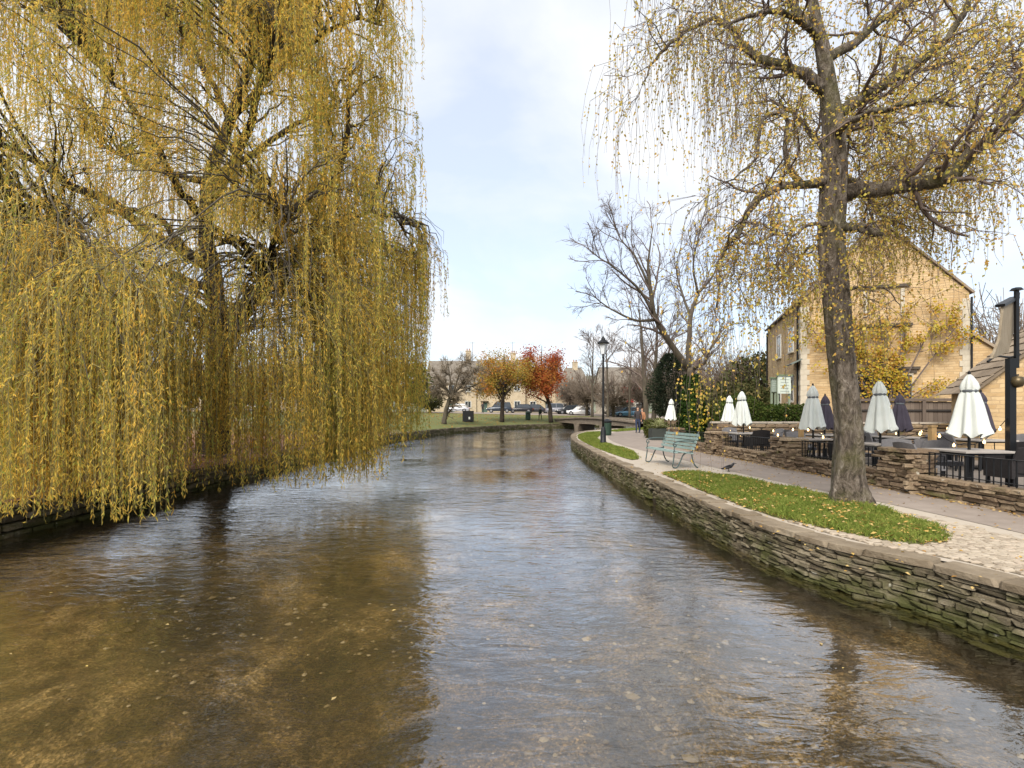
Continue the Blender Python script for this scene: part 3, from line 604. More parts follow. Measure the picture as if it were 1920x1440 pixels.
def build_birch():
    r = np.random.default_rng(21); Y0 = 8.3; base = G(1591, 941); base[1] = Y0
    root = thing('birch_tree', 'tall gnarled birch with thinning yellow leaves on the lawn strip by the path', 'tree', (base[0], base[1], 0))
    T = [(1593, 946), (1592, 925), (1591, 890), (1591, 800), (1580, 680), (1571, 560), (1561, 450), (1564, 350), (1563, 260), (1556, 190), (1544, 100), (1524, 10), (1512, -120), (1500, -260)]
    rad = [.30, .27, .24, .22, .198, .185, .168, .175, .155, .135, .11, .085, .06, .04]
    TP, TR = spline([W(x, y, Y0) for x, y in T], 60, rad)
    mk, nt, N, L, b = newmat('birch_bark')
    f = noise(N, L, 7.0, 10, .72, coord='World', sc3=(1.3, 1.3, .55), dist=1.2); rp = ramp(N, [(.03, .022, .015), (.12, .092, .066), (.26, .215, .17), (.48, .43, .37)], [.36, .47, .58, .70]); L(f, rp.inputs[0])
    g = noise(N, L, 1.1, 5, .6, coord='World'); mr = N('ShaderNodeMapRange'); mr.inputs[1].default_value = .47; mr.inputs[2].default_value = .62; L(g, mr.inputs[0])
    L(mixc(N, L, mathn(N, L, 'MULTIPLY', mr.outputs[0], .6), rp.outputs[0], (.13, .125, .035)), b.inputs['Base Color']); b.inputs['Roughness'].default_value = .95
    bump(N, L, mathn(N, L, 'ADD', f, noise(N, L, 30, 5, .7, coord='World', sc3=(1, 1, .35))), b, 1.0, .10)
    J = ringnoise(60, 28, r, .12); a = np.arange(28) * 2 * math.pi / 28; fl = np.clip(1 - np.arange(60) / 6, 0, 1)[:, None]; J = J + fl * .08 * np.abs(np.sin(a * 2.5 + .7))[None]
    mb = MB(); mb.tubes(TP[None], TR[None], 28, False, jit=J[None]); shift(mb, base).build('trunk', mk, root, True)
    # main limbs traced from the photograph: (x, y, depth) and radii
    limbs = [
        ([(1585, 362, 8.3), (1640, 354, 8.15), (1720, 345, 7.9), (1785, 328, 7.7), (1815, 293, 7.6), (1855, 262, 7.5), (1905, 212, 7.4), (1975, 140, 7.3), (2060, 40, 7.2)], [.17, .14, .13, .125, .115, .105, .095, .07, .03]),
        ([(1545, 338, 8.3), (1505, 347, 8.2), (1462, 348, 8.0), (1410, 384, 7.8), (1390, 430, 7.7), (1352, 474, 7.6), (1347, 520, 7.6), (1345, 575, 7.6)], [.11, .075, .075, .06, .05, .04, .022, .01]),
        ([(1352, 472, 7.6), (1383, 458, 7.6), (1378, 500, 7.55), (1371, 535, 7.5)], [.03, .02, .016, .01]),
        ([(1505, 347, 8.2), (1478, 312, 8.1), (1468, 260, 8.0), (1476, 222, 7.9), (1455, 208, 7.9), (1424, 240, 7.8), (1417, 300, 7.8), (1385, 326, 7.7), (1354, 347, 7.6)], [.07, .055, .045, .038, .03, .03, .026, .02, .01]),
        ([(1548, 170, 8.3), (1500, 136, 8.4), (1466, 124, 8.5), (1412, 100, 8.7), (1378, 62, 8.8), (1358, 28, 8.9), (1345, -40, 9.0)], [.12, .10, .085, .075, .06, .045, .02]),
        ([(1376, 60, 8.8), (1340, 36, 8.8), (1299, 52, 8.7), (1258, 82, 8.6), (1229, 110, 8.5), (1205, 160, 8.4)], [.06, .045, .04, .035, .025, .01]),
        ([(1540, 80, 8.3), (1512, 50, 8.2), (1476, 24, 8.0), (1432, 24, 7.7), (1388, 36, 7.4), (1340, 70, 7.1)], [.09, .07, .05, .045, .03, .012]),
        ([(1512, 50, 8.2), (1480, -10, 8.4), (1450, -90, 8.8), (1400, -200, 9.2)], [.08, .075, .06, .02]),
        ([(1552, 110, 8.3), (1610, 72, 8.5), (1650, 40, 8.7), (1705, 4, 9.0), (1780, -60, 9.4)], [.10, .08, .065, .05, .02]),
        ([(1566, 215, 8.3), (1605, 190, 8.2), (1650, 162, 8.0), (1714, 122, 7.8), (1775, 70, 7.7), (1812, 15, 7.6), (1850, -70, 7.6)], [.13, .11, .10, .085, .065, .05, .02]),
        ([(1650, 160, 8.0), (1705, 140, 8.3), (1775, 120, 8.8), (1850, 135, 9.3), (1915, 130, 9.7)], [.05, .04, .032, .025, .01]),
        ([(1566, 250, 8.3), (1600, 225, 7.6), (1660, 205, 6.9), (1730, 190, 6.3), (1800, 200, 5.9)], [.08, .06, .045, .03, .012]),
        ([(1560, 300, 8.3), (1530, 260, 9.0), (1490, 215, 9.9), (1440, 190, 10.8), (1390, 200, 11.5)], [.08, .06, .045, .03, .012]),
        ([(1564, 270, 8.3), (1600, 240, 9.2), (1650, 240, 10.2), (1705, 270, 11.2), (1750, 320, 12)], [.09, .07, .05, .035, .012]),
        ([(1562, 320, 8.35), (1610, 350, 9.0), (1650, 400, 9.8), (1690, 430, 10.5)], [.08, .06, .045, .015]),
        ([(1558, 425, 8.3), (1525, 420, 8.1), (1490, 440, 7.9), (1462, 480, 7.7), (1440, 540, 7.6)], [.05, .035, .025, .018, .008]),
        ([(1560, 470, 8.3), (1520, 462, 8.6), (1492, 492, 9.0), (1470, 510, 9.3)], [.05, .035, .022, .008]),
        ([(1570, 428, 8.25), (1610, 428, 8.0), (1652, 440, 7.8)], [.09, .08, .07]),
        ([(1578, 540, 8.2), (1620, 538, 7.9), (1665, 545, 7.7), (1690, 580, 7.6)], [.035, .022, .014, .007]),
        ([(1720, 345, 7.9), (1750, 300, 8.4), (1795, 290, 8.9), (1830, 310, 9.4)], [.05, .035, .02, .01]),
        # crown above the frame, seen only as hanging twigs and in the water
        ([(1524, 0, 8.3), (1440, -90, 8.0), (1370, -120, 7.8), (1310, -80, 7.7), (1260, -10, 7.6)], [.09, .06, .05, .03, .012]),
        ([(1512, -110, 8.3), (1600, -220, 8.0), (1720, -280, 7.6), (1850, -250, 7.2)], [.06, .05, .035, .012]),
        ([(1500, -250, 8.3), (1420, -360, 9.0), (1330, -380, 9.6)], [.04, .03, .01]),
    ]
    LP, LR = [], []
    for pts, rd in limbs:
        P, q = spline([W(x, y, d) for x, y, d in pts], 16, [v * .82 for v in rd]); P[1:] += r.normal(0, .014, (15, 3)); LP.append(P); LR.append(q)
        mb = MB(); mb.tubes(P[None], q[None], 10, True, jit=ringnoise(16, 10, r, .08)[None]); shift(mb, base).build('limb', mk, root, True)
    lv = [dict(k=4.4, ang=52, len=.42, rr=.42, n=7, up=.12, wob=.24, t0=.15, lmin=.5, lmax=1.5, rmin=.007, grav=.03),
          dict(k=7, ang=45, len=.6, rr=.5, n=6, up=.0, wob=.26, t0=.2, lmin=.25, lmax=.9, rmin=.0035, grav=-.06)]
    sub = grow(LP, LR, lv, r)
    mb = MB()
    for P, q in sub: mb.tubes(P, q, 4)
    tw = shift(mb, base).build('branchlets', MAT['twig'], root, True); stuff(tw)
    # hanging twigs with leaves
    P2 = sub[1][0]; t = r.uniform(.2, 1, (len(P2), 2)); S, D = along(P2, t); S = S.reshape(-1, 3); D = D.reshape(-1, 3)
    px = 960 + S[:, 0] / S[:, 1] * F; py = HY - (S[:, 2] - EYE) / S[:, 1] * F
    ln = r.uniform(.35, 1.15, len(S)); ln = ln + (px < 1400) * r.uniform(.2, 1.5, len(S)) + (px > 1600) * r.uniform(0, .5, len(S))
    keep = r.random(len(S)) < np.where(py < -250, .35, .9); S, D, ln = S[keep], D[keep], ln[keep]
    # the drapery hanging before the inn's gable
    lowL = np.concatenate([along(LP[i][None], r.uniform(.3, 1, (1, m)))[0][0] for i, m in ((0, 110), (12, 90), (13, 190), (14, 230), (15, 110), (16, 110), (18, 50), (19, 120), (1, 40))])
    lowL = lowL + r.normal(0, .35, lowL.shape); S = np.concatenate([S, lowL]); D = np.concatenate([D, unit(r.normal(0, 1, lowL.shape) * np.array([1, 1, .3]))]); ln = np.concatenate([ln, r.uniform(.8, 2.1, len(lowL))])
    lf = (S[:, 0] / S[:, 1] * F + 960) < 1420; Hs = np.where(lf[:, None, None], hang(S, D, ln, 9, r, 1.8, .14), hang(S, D, ln * .85, 9, r, 1.15, .22)); mb = MB(); mb.tubes(Hs[:, ::2], np.linspace(.0038, .0016, 5)[None] * np.ones((len(Hs), 1)), 3)
    stuff(shift(mb, base).build('hanging_twigs', MAT['twig'], root))
    m = 17; t = r.uniform(.1, 1, (len(Hs), m)); C, Dt = along(Hs, t)
    keep = r.random((len(Hs), m)) < np.clip(ln / 1.3, .3, 1)[:, None] * np.where((Hs[:, 0, 0] / Hs[:, 0, 1] * F + 960) < 1420, .66, .9)[:, None]
    C = C[keep]; Dt = Dt[keep]; n = len(C); d = unit(Dt + r.normal(0, .75, (n, 3)) + np.array([0, 0, -.3])); Nn = r.normal(0, 1, (n, 3))
    ls = r.uniform(.030, .060, n); mb = MB(); mb.leaves(C, d, Nn, ls, ls * r.uniform(.55, .85, n))
    # clusters close to the limbs
    allP = np.concatenate([p[None] for p in LP[:14]]); C, _ = along(allP, r.uniform(.05, .9, (14, 330))); C = C.reshape(-1, 3) + r.normal(0, .15, (14 * 330, 3)); n = len(C)
    ls = r.uniform(.03, .06, n); mb.leaves(C, unit(r.normal(0, 1, (n, 3)) + np.array([0, 0, -.6])), r.normal(0, 1, (n, 3)), ls, ls * .75)
    BL = leafmat('birch_leaf', [(.34, .32, .07), (.52, .44, .10), (.68, .52, .14), (.68, .41, .11), (.48, .25, .09)], [0, .3, .55, .82, 1], .75, .5, .5)
    o = shift(mb, base).build('crown', BL, root); stuff(o)
build_birch()

def build_willow():
    r = np.random.default_rng(33); Y0 = 16.2; base = np.array([(405 - 960) / F * Y0, Y0, .05])
    root = thing('willow_tree', 'huge weeping willow with yellow green curtains trailing to the river', 'tree', base)
    T = [(402, 850), (403, 800), (402, 740), (408, 680), (427, 610)]
    def trace(pts): return [W(p[0], p[1], p[2] if len(p) > 2 else Y0) for p in pts]
    mb = MB(); P, q = spline(trace(T), 24, [.48, .40, .36, .36, .40]); mb.tubes(P[None], q[None], 20, False, jit=ringnoise(24, 20, r, .1)[None]); shift(mb, base).build('trunk', MAT['bark_willow'], root, True)
    limbs = [
        (trace([(424, 640), (402, 560), (394, 492), (384, 405), (394, 325), (430, 225), (470, 120), (492, 40), (505, -80)]), [.40, .34, .33, .28, .25, .2, .17, .12, .05]),
        (trace([(428, 630), (462, 580, 16.0), (492, 548, 15.8), (545, 490, 15.5), (600, 400, 15.2), (645, 280, 15.0), (660, 140, 14.8)]), [.34, .28, .24, .18, .14, .10, .04]),
        (trace([(398, 500), (345, 470, 15.6), (281, 438, 15.0), (210, 380, 14.5), (141, 350, 14.0), (70, 306, 13.6), (-20, 262, 13.2), (-140, 230, 13)]), [.26, .22, .19, .16, .14, .12, .09, .04]),
        (trace([(345, 470, 15.6), (300, 410, 15.3), (225, 395, 15), (150, 420, 14.7), (110, 450, 14.5)]), [.13, .10, .08, .06, .02]),
        (trace([(388, 420), (340, 355, 15.2), (290, 270, 14.2), (235, 180, 13.4), (150, 90, 12.8)]), [.18, .14, .11, .08, .03]),
        (trace([(392, 340), (330, 330, 16.8), (240, 300, 17.6), (160, 250, 18.4)]), [.16, .12, .09, .04]),
        (trace([(390, 380), (430, 320, 14.6), (470, 230, 12.9), (500, 130, 11.6), (520, 40, 10.9)]), [.2, .16, .12, .09, .04]),
        (trace([(392, 340), (470, 290, 17.2), (560, 230, 18.5), (640, 190, 20)]), [.16, .12, .09, .04]),
        (trace([(430, 225), (500, 150, 15.4), (580, 80, 14.6), (660, 40, 14.0), (720, 50, 13.6)]), [.14, .11, .08, .06, .02]),
        (trace([(430, 225), (380, 120, 16), (310, 20, 16), (230, -60, 16)]), [.13, .1, .07, .03]),
        (trace([(545, 490, 15.5), (620, 430, 15.2), (700, 400, 15.0), (760, 420, 15.0)]), [.12, .09, .06, .02]),
        (trace([(440, 600, 16.2), (480, 560, 14.6), (500, 500, 13.2), (520, 430, 12.2), (540, 400, 11.4)]), [.18, .14, .11, .08, .03]),
        (trace([(400, 540), (330, 520, 14.8), (240, 480, 13.4), (150, 470, 12.2), (60, 500, 11.4)]), [.18, .14, .11, .08, .03]),
        (trace([(420, 600), (480, 540, 17.5), (560, 480, 19), (660, 470, 20.4)]), [.16, .12, .09, .03]),
    ]
    LP, LR = [], []
    for pts, rd in limbs:
        P, q = spline(pts, 18, [v * .8 for v in rd]); P[1:] += r.normal(0, .03, (17, 3)); LP.append(P); LR.append(q)
        mb = MB(); mb.tubes(P[None], q[None], 9, True, jit=ringnoise(18, 9, r, .08)[None]); shift(mb, base).build('limb', MAT['bark_willow'], root, True)
    allp = np.concatenate(LP); allr = np.concatenate(LR)
    # boughs from the limbs out to the dome
    C = np.array([-9.3, 16.0]); NB = 680; Rmax = 7.0
    th = r.uniform(0, 2 * math.pi, NB * 2); rr = Rmax * np.sqrt(r.uniform(.04, 1, NB * 2)); k = 1 + .07 * np.sin(3 * th + 1) + .05 * np.sin(7 * th); top = 16.8 - 3.2 * (rr / 7) ** 3
    def reach(th): return 1 + .30 * np.clip(-np.sin(th + .35), 0, 1) ** 2
    rr = rr * k * reach(th); z = np.where(rr > 3.2, (3.6 + (top - 3.6) * r.uniform(0, 1, len(rr)) ** .75), top - r.uniform(0, 2.5, len(rr)))
    Tg = np.stack([C[0] + rr * np.cos(th), C[1] + rr * np.sin(th), z], 1)
    # front half matters most
    front = (Tg[:, 1] < 17) | (r.random(len(Tg)) < .45); Tg = Tg[front][:NB]
    # the rim that carries the long outer curtains
    nr = 230; th = r.uniform(math.pi * .85, math.pi * 2.12, nr); rr = r.uniform(4.3, 7.0, nr) * (1 + .07 * np.sin(3 * th + 1) + .05 * np.sin(7 * th)) * reach(th); z = r.uniform(2.8, 7.5, nr)
    Tg = np.concatenate([Tg, np.stack([C[0] + rr * np.cos(th), C[1] + rr * np.sin(th), z], 1)])
    # the low front skirt that trails in the river
    nr = 130; th = r.uniform(math.pi * 1.40, math.pi * 1.82, nr); rr = r.uniform(6.0, 7.6, nr) * reach(th); Tg = np.concatenate([Tg, np.stack([C[0] + rr * np.cos(th), C[1] + rr * np.sin(th), r.uniform(1.8, 4.6, nr)], 1)])
    tx = 960 + Tg[:, 0] / Tg[:, 1] * F; ty = HY - (Tg[:, 2] - EYE) / Tg[:, 1] * F; Tg = Tg[tx < 792 + 48 * np.exp(-((ty - 490) / 60) ** 2) + r.normal(0, 12, len(Tg))]; NB = len(Tg)
    near = np.array([W(px_, 700, Y_) for px_, Y_ in zip(r.uniform(-90, 270, 100), r.uniform(6.5, 8.5, 100))]); near[:, 2] = r.uniform(1.4, 3.6, 100); near2 = np.array([W(px_, 700, Y_) for px_, Y_ in zip(r.uniform(270, 670, 46), r.uniform(10.6, 13.5, 46))]); near2[:, 2] = r.uniform(1.6, 4.2, 46); Tg = np.concatenate([Tg, near, near2])
    bulge = np.array([W(px_, py_, Y_) for px_, py_, Y_ in zip(r.uniform(770, 838, 26), r.uniform(455, 530, 26), r.uniform(15.5, 19, 26))]); Tg = np.concatenate([Tg, bulge]); NB = len(Tg)
    boughs = []
    for t in Tg:
        d = np.linalg.norm(allp - t, axis=1) + np.maximum(0, allp[:, 2] - t[2] + .4) * 2; i = np.argsort(d)[r.integers(0, 4)]; s = allp[i]
        c = (s + t) / 2 + np.array([0, 0, .25 * np.linalg.norm(t - s) + .2]) + r.normal(0, .2, 3); u = np.linspace(0, 1, 9)[:, None]
        b = (1 - u) ** 2 * s + 2 * u * (1 - u) * c + u * u * t; b[1:] += r.normal(0, .05, (8, 3)); boughs.append(b)
    Bp = np.array(boughs); mb = MB(); mb.tubes(Bp, np.linspace(.034, .007, 9)[None] * r.uniform(.5, 1.2, (NB, 1)), 5); stuff(shift(mb, base).build('boughs', MAT['bark_grey'], root, True))
    # strands hang in bunches
    nb, kb = 3, 5; K = nb * kb; tb = r.uniform(.35, 1.0, (NB, nb)); tb[:, 0] = r.uniform(.9, 1, NB); t = np.clip(np.repeat(tb, kb, 1) + r.normal(0, .045, (NB, K)), .1, 1)
    S, Dv = along(Bp, t); bun = np.repeat(np.arange(NB * nb), kb); S = S.reshape(-1, 3); Dv = Dv.reshape(-1, 3); S = S + r.normal(0, .07, S.shape)
    fan = r.normal(0, .55, (NB * nb, 3))[bun]; Dv = unit(Dv + fan * np.array([1, 1, .4]) + r.normal(0, .25, S.shape))
    out = S[:, :2] - C; rad = np.linalg.norm(out, axis=1); hi = S[:, 2] > 7.2
    bl = np.where(r.random(NB * nb) < .5, r.uniform(.9, 2.6, NB * nb), r.uniform(1.8, 4.6, NB * nb))[bun]; ln = np.where(hi, np.minimum(bl, 3.9), bl) * r.uniform(.65, 1.15, len(S))
    th = np.arctan2(out[:, 1], out[:, 0]); skirt = -.40 + .15 * (np.sin(5 * th + 2) * .5 + .5) + .4 * r.random(len(S)) ** 2 + .25 * r.random(NB * nb)[bun] + np.where(S[:, 0] < -8.1, .2, 0) + np.where(rad < 4, 1.2, 0)
    longer = (rad > 3.2) & ~(S[:, 2] > 8.5) & (r.random(NB * nb) < .62)[bun]; low = S[:, 2] < 4.7
    ln = np.where(longer | low, np.maximum(ln, (S[:, 2] - skirt) * np.where(rad > 6.6, r.uniform(.9, 1.06, len(S)), r.uniform(.78, 1.05, len(S)))), ln); ln = np.minimum(ln, np.maximum(S[:, 2] - skirt, .3)); ln = np.minimum(ln, 9.0)
    px = 960 + S[:, 0] / S[:, 1] * F; py = HY - (S[:, 2] - EYE) / S[:, 1] * F; pye = HY - (S[:, 2] - ln - EYE) / S[:, 1] * F
    # thin places where the photograph shows trunk and sky through the crown
    half = np.sqrt(np.clip(1 - ((px - 470) / 95) ** 2, 0, 1)) * 85; over = (np.abs(px - 470) < 95) & (py < 535 + half) & (pye > 535 - half) & (r.random(len(S)) < .86)
    cut = (EYE - (535 - half - HY) / F * S[:, 1]); ln = np.where(over & (py < 535 - half), np.maximum(S[:, 2] - cut, .2) * r.uniform(.7, 1.1, len(S)), ln); gap = over & (py >= 535 - half)
    left = (px < 250) & (py < 520) & (r.random(len(S)) < .22 + .25 * (py > 120))
    half2 = np.sqrt(np.clip(1 - ((px - 120) / 170) ** 2, 0, 1)) * 190; over2 = (np.abs(px - 120) < 170) & (py < 400 + half2) & (pye > 400 - half2) & (r.random(len(S)) < .4); left = (left | (over2 & (py >= 400 - half2))) & ~low
    ln = np.where(over2 & (py < 400 - half2), np.maximum(S[:, 2] - (EYE - (400 - half2 - HY) / F * S[:, 1]), .2) * r.uniform(.8, 1.3, len(S)), ln)
    keep = ~gap & ~left & (px > -260) & (ln > .4) & (px < 862); S, Dv, ln, px, py, bun_k = [a[keep] for a in (S, Dv, ln, px, py, bun)]
    D0 = unit(Dv * np.array([.8, .8, .4]) + np.array([0, 0, .05])); Hs = hang(S, D0, ln, 12, r, 2.6, .085)
    hx = 960 + Hs[:, :, 0] / Hs[:, :, 1] * F; hy = HY - (Hs[:, :, 2] - EYE) / Hs[:, :, 1] * F
    lim = np.interp(hy, [-300, 0, 250, 420, 480, 540, 600, 640, 760, 800, 860], [806, 815, 820, 808, 848, 856, 850, 822, 806, 822, 810]) - np.abs(r.normal(0, 7, (len(Hs), 1))) - np.where(np.arange(NB * nb) >= (NB - 26) * nb, 0, r.uniform(0, 1, NB * nb) ** 2 * 130)[bun_k][:, None]
    ok = (hx < lim).all(1); Hs, ln = Hs[ok], ln[ok]
    Hs[:, :, 2] = np.maximum(Hs[:, :, 2], WZ + .06)
    mb = MB(); mb.tubes(Hs[:, [0, 1, 3, 6, 11]], np.linspace(.006, .002, 5)[None] * np.ones((len(Hs), 1)), 3); stuff(shift(mb, base).build('hanging_withes', MAT['twig_warm'], root))
    dens = np.where(Hs[:, 0, 1] < 18.5, np.where(Hs[:, 0, 1] < 11, 19.0, 15.5), 5.0); mmax = int(10.5 * 21); M_ = np.minimum((ln * dens).astype(int) + 3, mmax)
    idx = np.repeat(np.arange(len(Hs)), M_); t = r.uniform(.04, 1, len(idx)); u = t * 10.999; i = u.astype(int); f = (u - i)[:, None]
    a = Hs[idx, i]; b = Hs[idx, i + 1]; Cc = a + (b - a) * f; tan = unit(b - a); n = len(Cc)
    d = unit(tan + r.normal(0, .42, (n, 3))); kk = np.clip(Cc[:, 1] / 13, .68, 1.1); L_ = r.uniform(.07, .15, n) * kk; Wd = r.uniform(.015, .027, n) * kk * np.where(Cc[:, 2] > 6, 1.25, 1)
    mb = MB(); mb.leaves(Cc, d, r.normal(0, 1, (n, 3)), L_, Wd)
    WL = leafmat('willow_leaf', [(.19, .27, .05), (.40, .41, .09), (.73, .55, .12), (.84, .55, .11), (.80, .38, .06)], [0, .27, .47, .72, 1], .5, .8, .55, (1, 1, .16))
    stuff(shift(mb, base).build('crown', WL, root)); print('willow leaves', n, 'strands', len(Hs))
build_willow()

def simple_tree(name, label, base, H, stems, levels, bark, leaf=None, seed=1, group=None, nleaf=3, lsize=(.08, .16), twigmat=None, leaf_t=.2, spread=.12):
    """stems: list of (pts rel. to base, radii)"""
    r = np.random.default_rng(seed); root = thing(name, label, 'tree', base, 0, group); P0, R0 = [], []
    for i, (pts, rd) in enumerate(stems):
        P, q = spline(np.array(pts, float), 14, rd); P[1:] += r.normal(0, .02 * rd[0] * 5, (13, 3)); P0.append(P); R0.append(q)
        mb = MB(); mb.tubes(P[None], q[None], 10, True, jit=ringnoise(14, 10, r, .07)[None]); mb.build('trunk' if i == 0 else 'limb', bark, root, True)
    sub = grow(P0, R0, levels, r); mb = MB()
    for i, (P, q) in enumerate(sub): mb.tubes(P, q, 5 if i == 0 else 3)
    stuff(mb.build('twigs' if leaf else 'crown', twigmat or MAT['twig'], root, True))
    if leaf:
        P = sub[-1][0]; C, D = along(P, r.uniform(leaf_t, 1, (len(P), nleaf))); C = C.reshape(-1, 3); D = D.reshape(-1, 3); n = len(C); C = C + r.normal(0, spread, C.shape)
        ls = r.uniform(*lsize, n); mb = MB(); mb.leaves(C, unit(D + r.normal(0, .8, (n, 3)) + np.array([0, 0, -.4])), r.normal(0, 1, (n, 3)), ls, ls * .75)
        stuff(mb.build('crown', leaf, root))
    return root
def rel(pts, base, Y): return [W(x, y, Y + (d[0] if d else 0)) - base for x, y, *d in pts]

def build_mid_trees():
    ivy = leafmat('ivy_leaf', [(.012, .028, .008), (.03, .055, .014), (.07, .095, .022)], None, .8, .8, .2)
    yel = leafmat('yellow_leaf', [(.30, .27, .04), (.5, .40, .06), (.5, .32, .05)], None, .9, 1, .4)
    # leaning bare tree with an ivy-clad foot, behind the low wall
    Y = 26.5; b = np.array([(1298 - 960) / F * Y, Y, -.1])
    st = [(rel([(1298, 822), (1300, 770), (1298, 720), (1292, 690)], b, Y), [.55, .45, .40, .36]),
          (rel([(1292, 695), (1265, 655, -.4), (1240, 620, -.8), (1222, 575, -1.2), (1217, 520, -1.5), (1218, 470, -1.6), (1226, 420, -1.6)], b, Y), [.30, .26, .24, .2, .13, .07, .02]),
          (rel([(1226, 590, -1.1), (1200, 545, -1.6), (1168, 515, -2), (1135, 490, -2.4), (1108, 472, -2.6)], b, Y), [.14, .11, .08, .05, .02]),
          (rel([(1228, 600, -1), (1190, 600, -.4), (1150, 582, 0), (1118, 560, .3), (1098, 536, .5)], b, Y), [.13, .10, .07, .045, .015]),
          (rel([(1219, 540, -1.4), (1190, 480, -1), (1165, 450, -.8), (1150, 420, -.6)], b, Y), [.11, .08, .05, .015]),
          (rel([(1292, 695), (1292, 640, .4), (1296, 590, .8), (1310, 550, 1.2), (1335, 520, 1.6), (1352, 480, 2)], b, Y), [.26, .22, .2, .14, .09, .02]),
          (rel([(1296, 595, .8), (1284, 565, 1.4), (1276, 540, 1.8), (1268, 500, 2.2), (1280, 450, 2.4)], b, Y), [.13, .11, .09, .05, .015]),
          (rel([(1310, 555, 1.2), (1300, 500, .6), (1308, 450, .2), (1320, 400, 0)], b, Y), [.12, .08, .05, .015]),
          (rel([(1297, 692), (1320, 680, -.8), (1328, 660, -1.2), (1345, 635, -1.6), (1358, 600, -1.8)], b, Y), [.16, .13, .1, .07, .02])]
    lv = [dict(k=9, ang=38, len=.5, rr=.5, n=7, up=.2, wob=.14, t0=.25, lmin=1.2, lmax=3.4, rmin=.024), dict(k=6, ang=38, len=.55, rr=.5, n=6, up=.12, wob=.18, t0=.2, lmin=.5, rmin=.011), dict(k=7, ang=36, len=.6, rr=.6, n=5, up=.1, wob=.2, t0=.2, lmin=.3, rmin=.007)]
    t = simple_tree('bare_tree', 'leaning bare tree with ivy wrapped round its foot behind the garden wall', b, 12, [(p_, [v * .6 for v in q_]) for p_, q_ in st], lv, MAT['bark_grey'], None, 5)
    r = np.random.default_rng(6); n = 11000; h = r.uniform(0, 1, n); a = r.uniform(0, 6.28, n); rad = (1.0 - .62 * h ** 2.2) * (.78 + .2 * np.sin(3 * a + 5 * h) + .12 * np.sin(7 * a - 9 * h)) * r.uniform(.7, 1.12, n)
    rad = rad * .82; C = np.stack([rad * np.cos(a), rad * np.sin(a), h * 3.5], 1); d = np.stack([np.cos(a), np.sin(a), -1.0 + 0 * a], 1) + r.normal(0, .5, (n, 3)); ls = r.uniform(.08, .17, n)
    mb = MB(); mb.leaves(C, d, np.stack([np.cos(a), np.sin(a), .4 + 0 * a], 1) + r.normal(0, .4, (n, 3)), ls, ls * .8); stuff(mb.build('ivy', ivy, t))
    n = 130; C = np.stack([r.normal(.15, .35, n), -.85 + r.normal(0, .1, n), r.uniform(.1, 3.3, n)], 1); ls = r.uniform(.09, .17, n); mb = MB(); mb.leaves(C, r.normal(0, 1, (n, 3)) + np.array([0, -.3, -.8]), r.normal(0, .6, (n, 3)) + np.array([0, -1, .3]), ls, ls * .8); stuff(mb.build('yellow_leaves', yel, t))
    # slim bare trees behind
    for i, (px, top, Y, lean, lab) in enumerate([(1212, 560, 44, -10, 'slim bare tree with twin grey trunk beyond the couple'), (1226, 545, 47, 6, 'slender bare tree just right of the twin trunked one'), (1110, 625, 60, 2, 'small bare pale tree left of the street lamp'), (1140, 640, 56, -3, 'thin bare sapling right behind the street lamp'), (1180, 650, 66, 4, 'bare twiggy tree near the footbridge end'), (1250, 600, 52, 5, 'bare tree behind the dark evergreen')]):
        b = np.array([(px - 960) / F * Y, Y, -.1 if Y < 50 else .4]); p = [(px, HY + (EYE - b[2]) / Y * F), (px + lean * .2, 740), (px + lean * .5, 690), (px + lean, (690 + top) / 2), (px + lean * 1.4, top)]
        rad = [.26, .2, .17, .1, .02] if Y < 50 else [.17, .13, .1, .06, .015]
        lv = [dict(k=13, ang=40, len=.40, rr=.45, n=7, up=.25, wob=.14, t0=.25, lmin=1, rmin=.03), dict(k=6, ang=36, len=.55, rr=.5, n=5, up=.12, wob=.16, t0=.2, rmin=.020), dict(k=5, ang=36, len=.6, rr=.6, n=4, up=.1, wob=.2, t0=.2, lmin=.4, rmin=.014)]
        simple_tree('bare_tree', lab, b, 10, [(rel(p, b, Y), rad)], lv, MAT['bark_grey'], None, 40 + i, 'bare trees beyond the path')
    # dark evergreen
    Y = 38; b = np.array([(1256 - 960) / F * Y, Y, -.1]); r = np.random.default_rng(9)
    root = thing('evergreen_tree', 'dark rounded evergreen behind the ivy clad tree', 'tree', b); MB().tube([(0, 0, 0), (.1, 0, 2), (0, .1, 4)], [.25, .2, .05], 8).build('trunk', MAT['bark_grey'], root, True)
    n = 9000; a = r.uniform(0, 6.28, n); u = r.uniform(0, 1, n); z = 1.2 + 4.6 * u; R_ = 1.35 * np.sin(np.pi * np.clip(u * .82 + .16, 0, 1)) ** .7 * r.uniform(.55, 1.05, n) * (1 + .2 * np.sin(4 * a + 7 * u)); ls = r.uniform(.12, .26, n)
    mb = MB(); mb.leaves(np.stack([R_ * np.cos(a), R_ * np.sin(a), z], 1), np.stack([np.cos(a), np.sin(a), .3 + 0 * a], 1) + r.normal(0, .6, (n, 3)), r.normal(0, 1, (n, 3)), ls, ls * .4)
    stuff(mb.build('crown', leafmat('dark_needle', [(.012, .02, .014), (.03, .042, .026), (.055, .06, .035)], None, .8), root))
    # far bank: twiggy dome, orange maple, red maple
    Y = 50; x0 = (833 - 960) / F * Y; b = np.array([x0, Y, float(gz(x0, Y))])
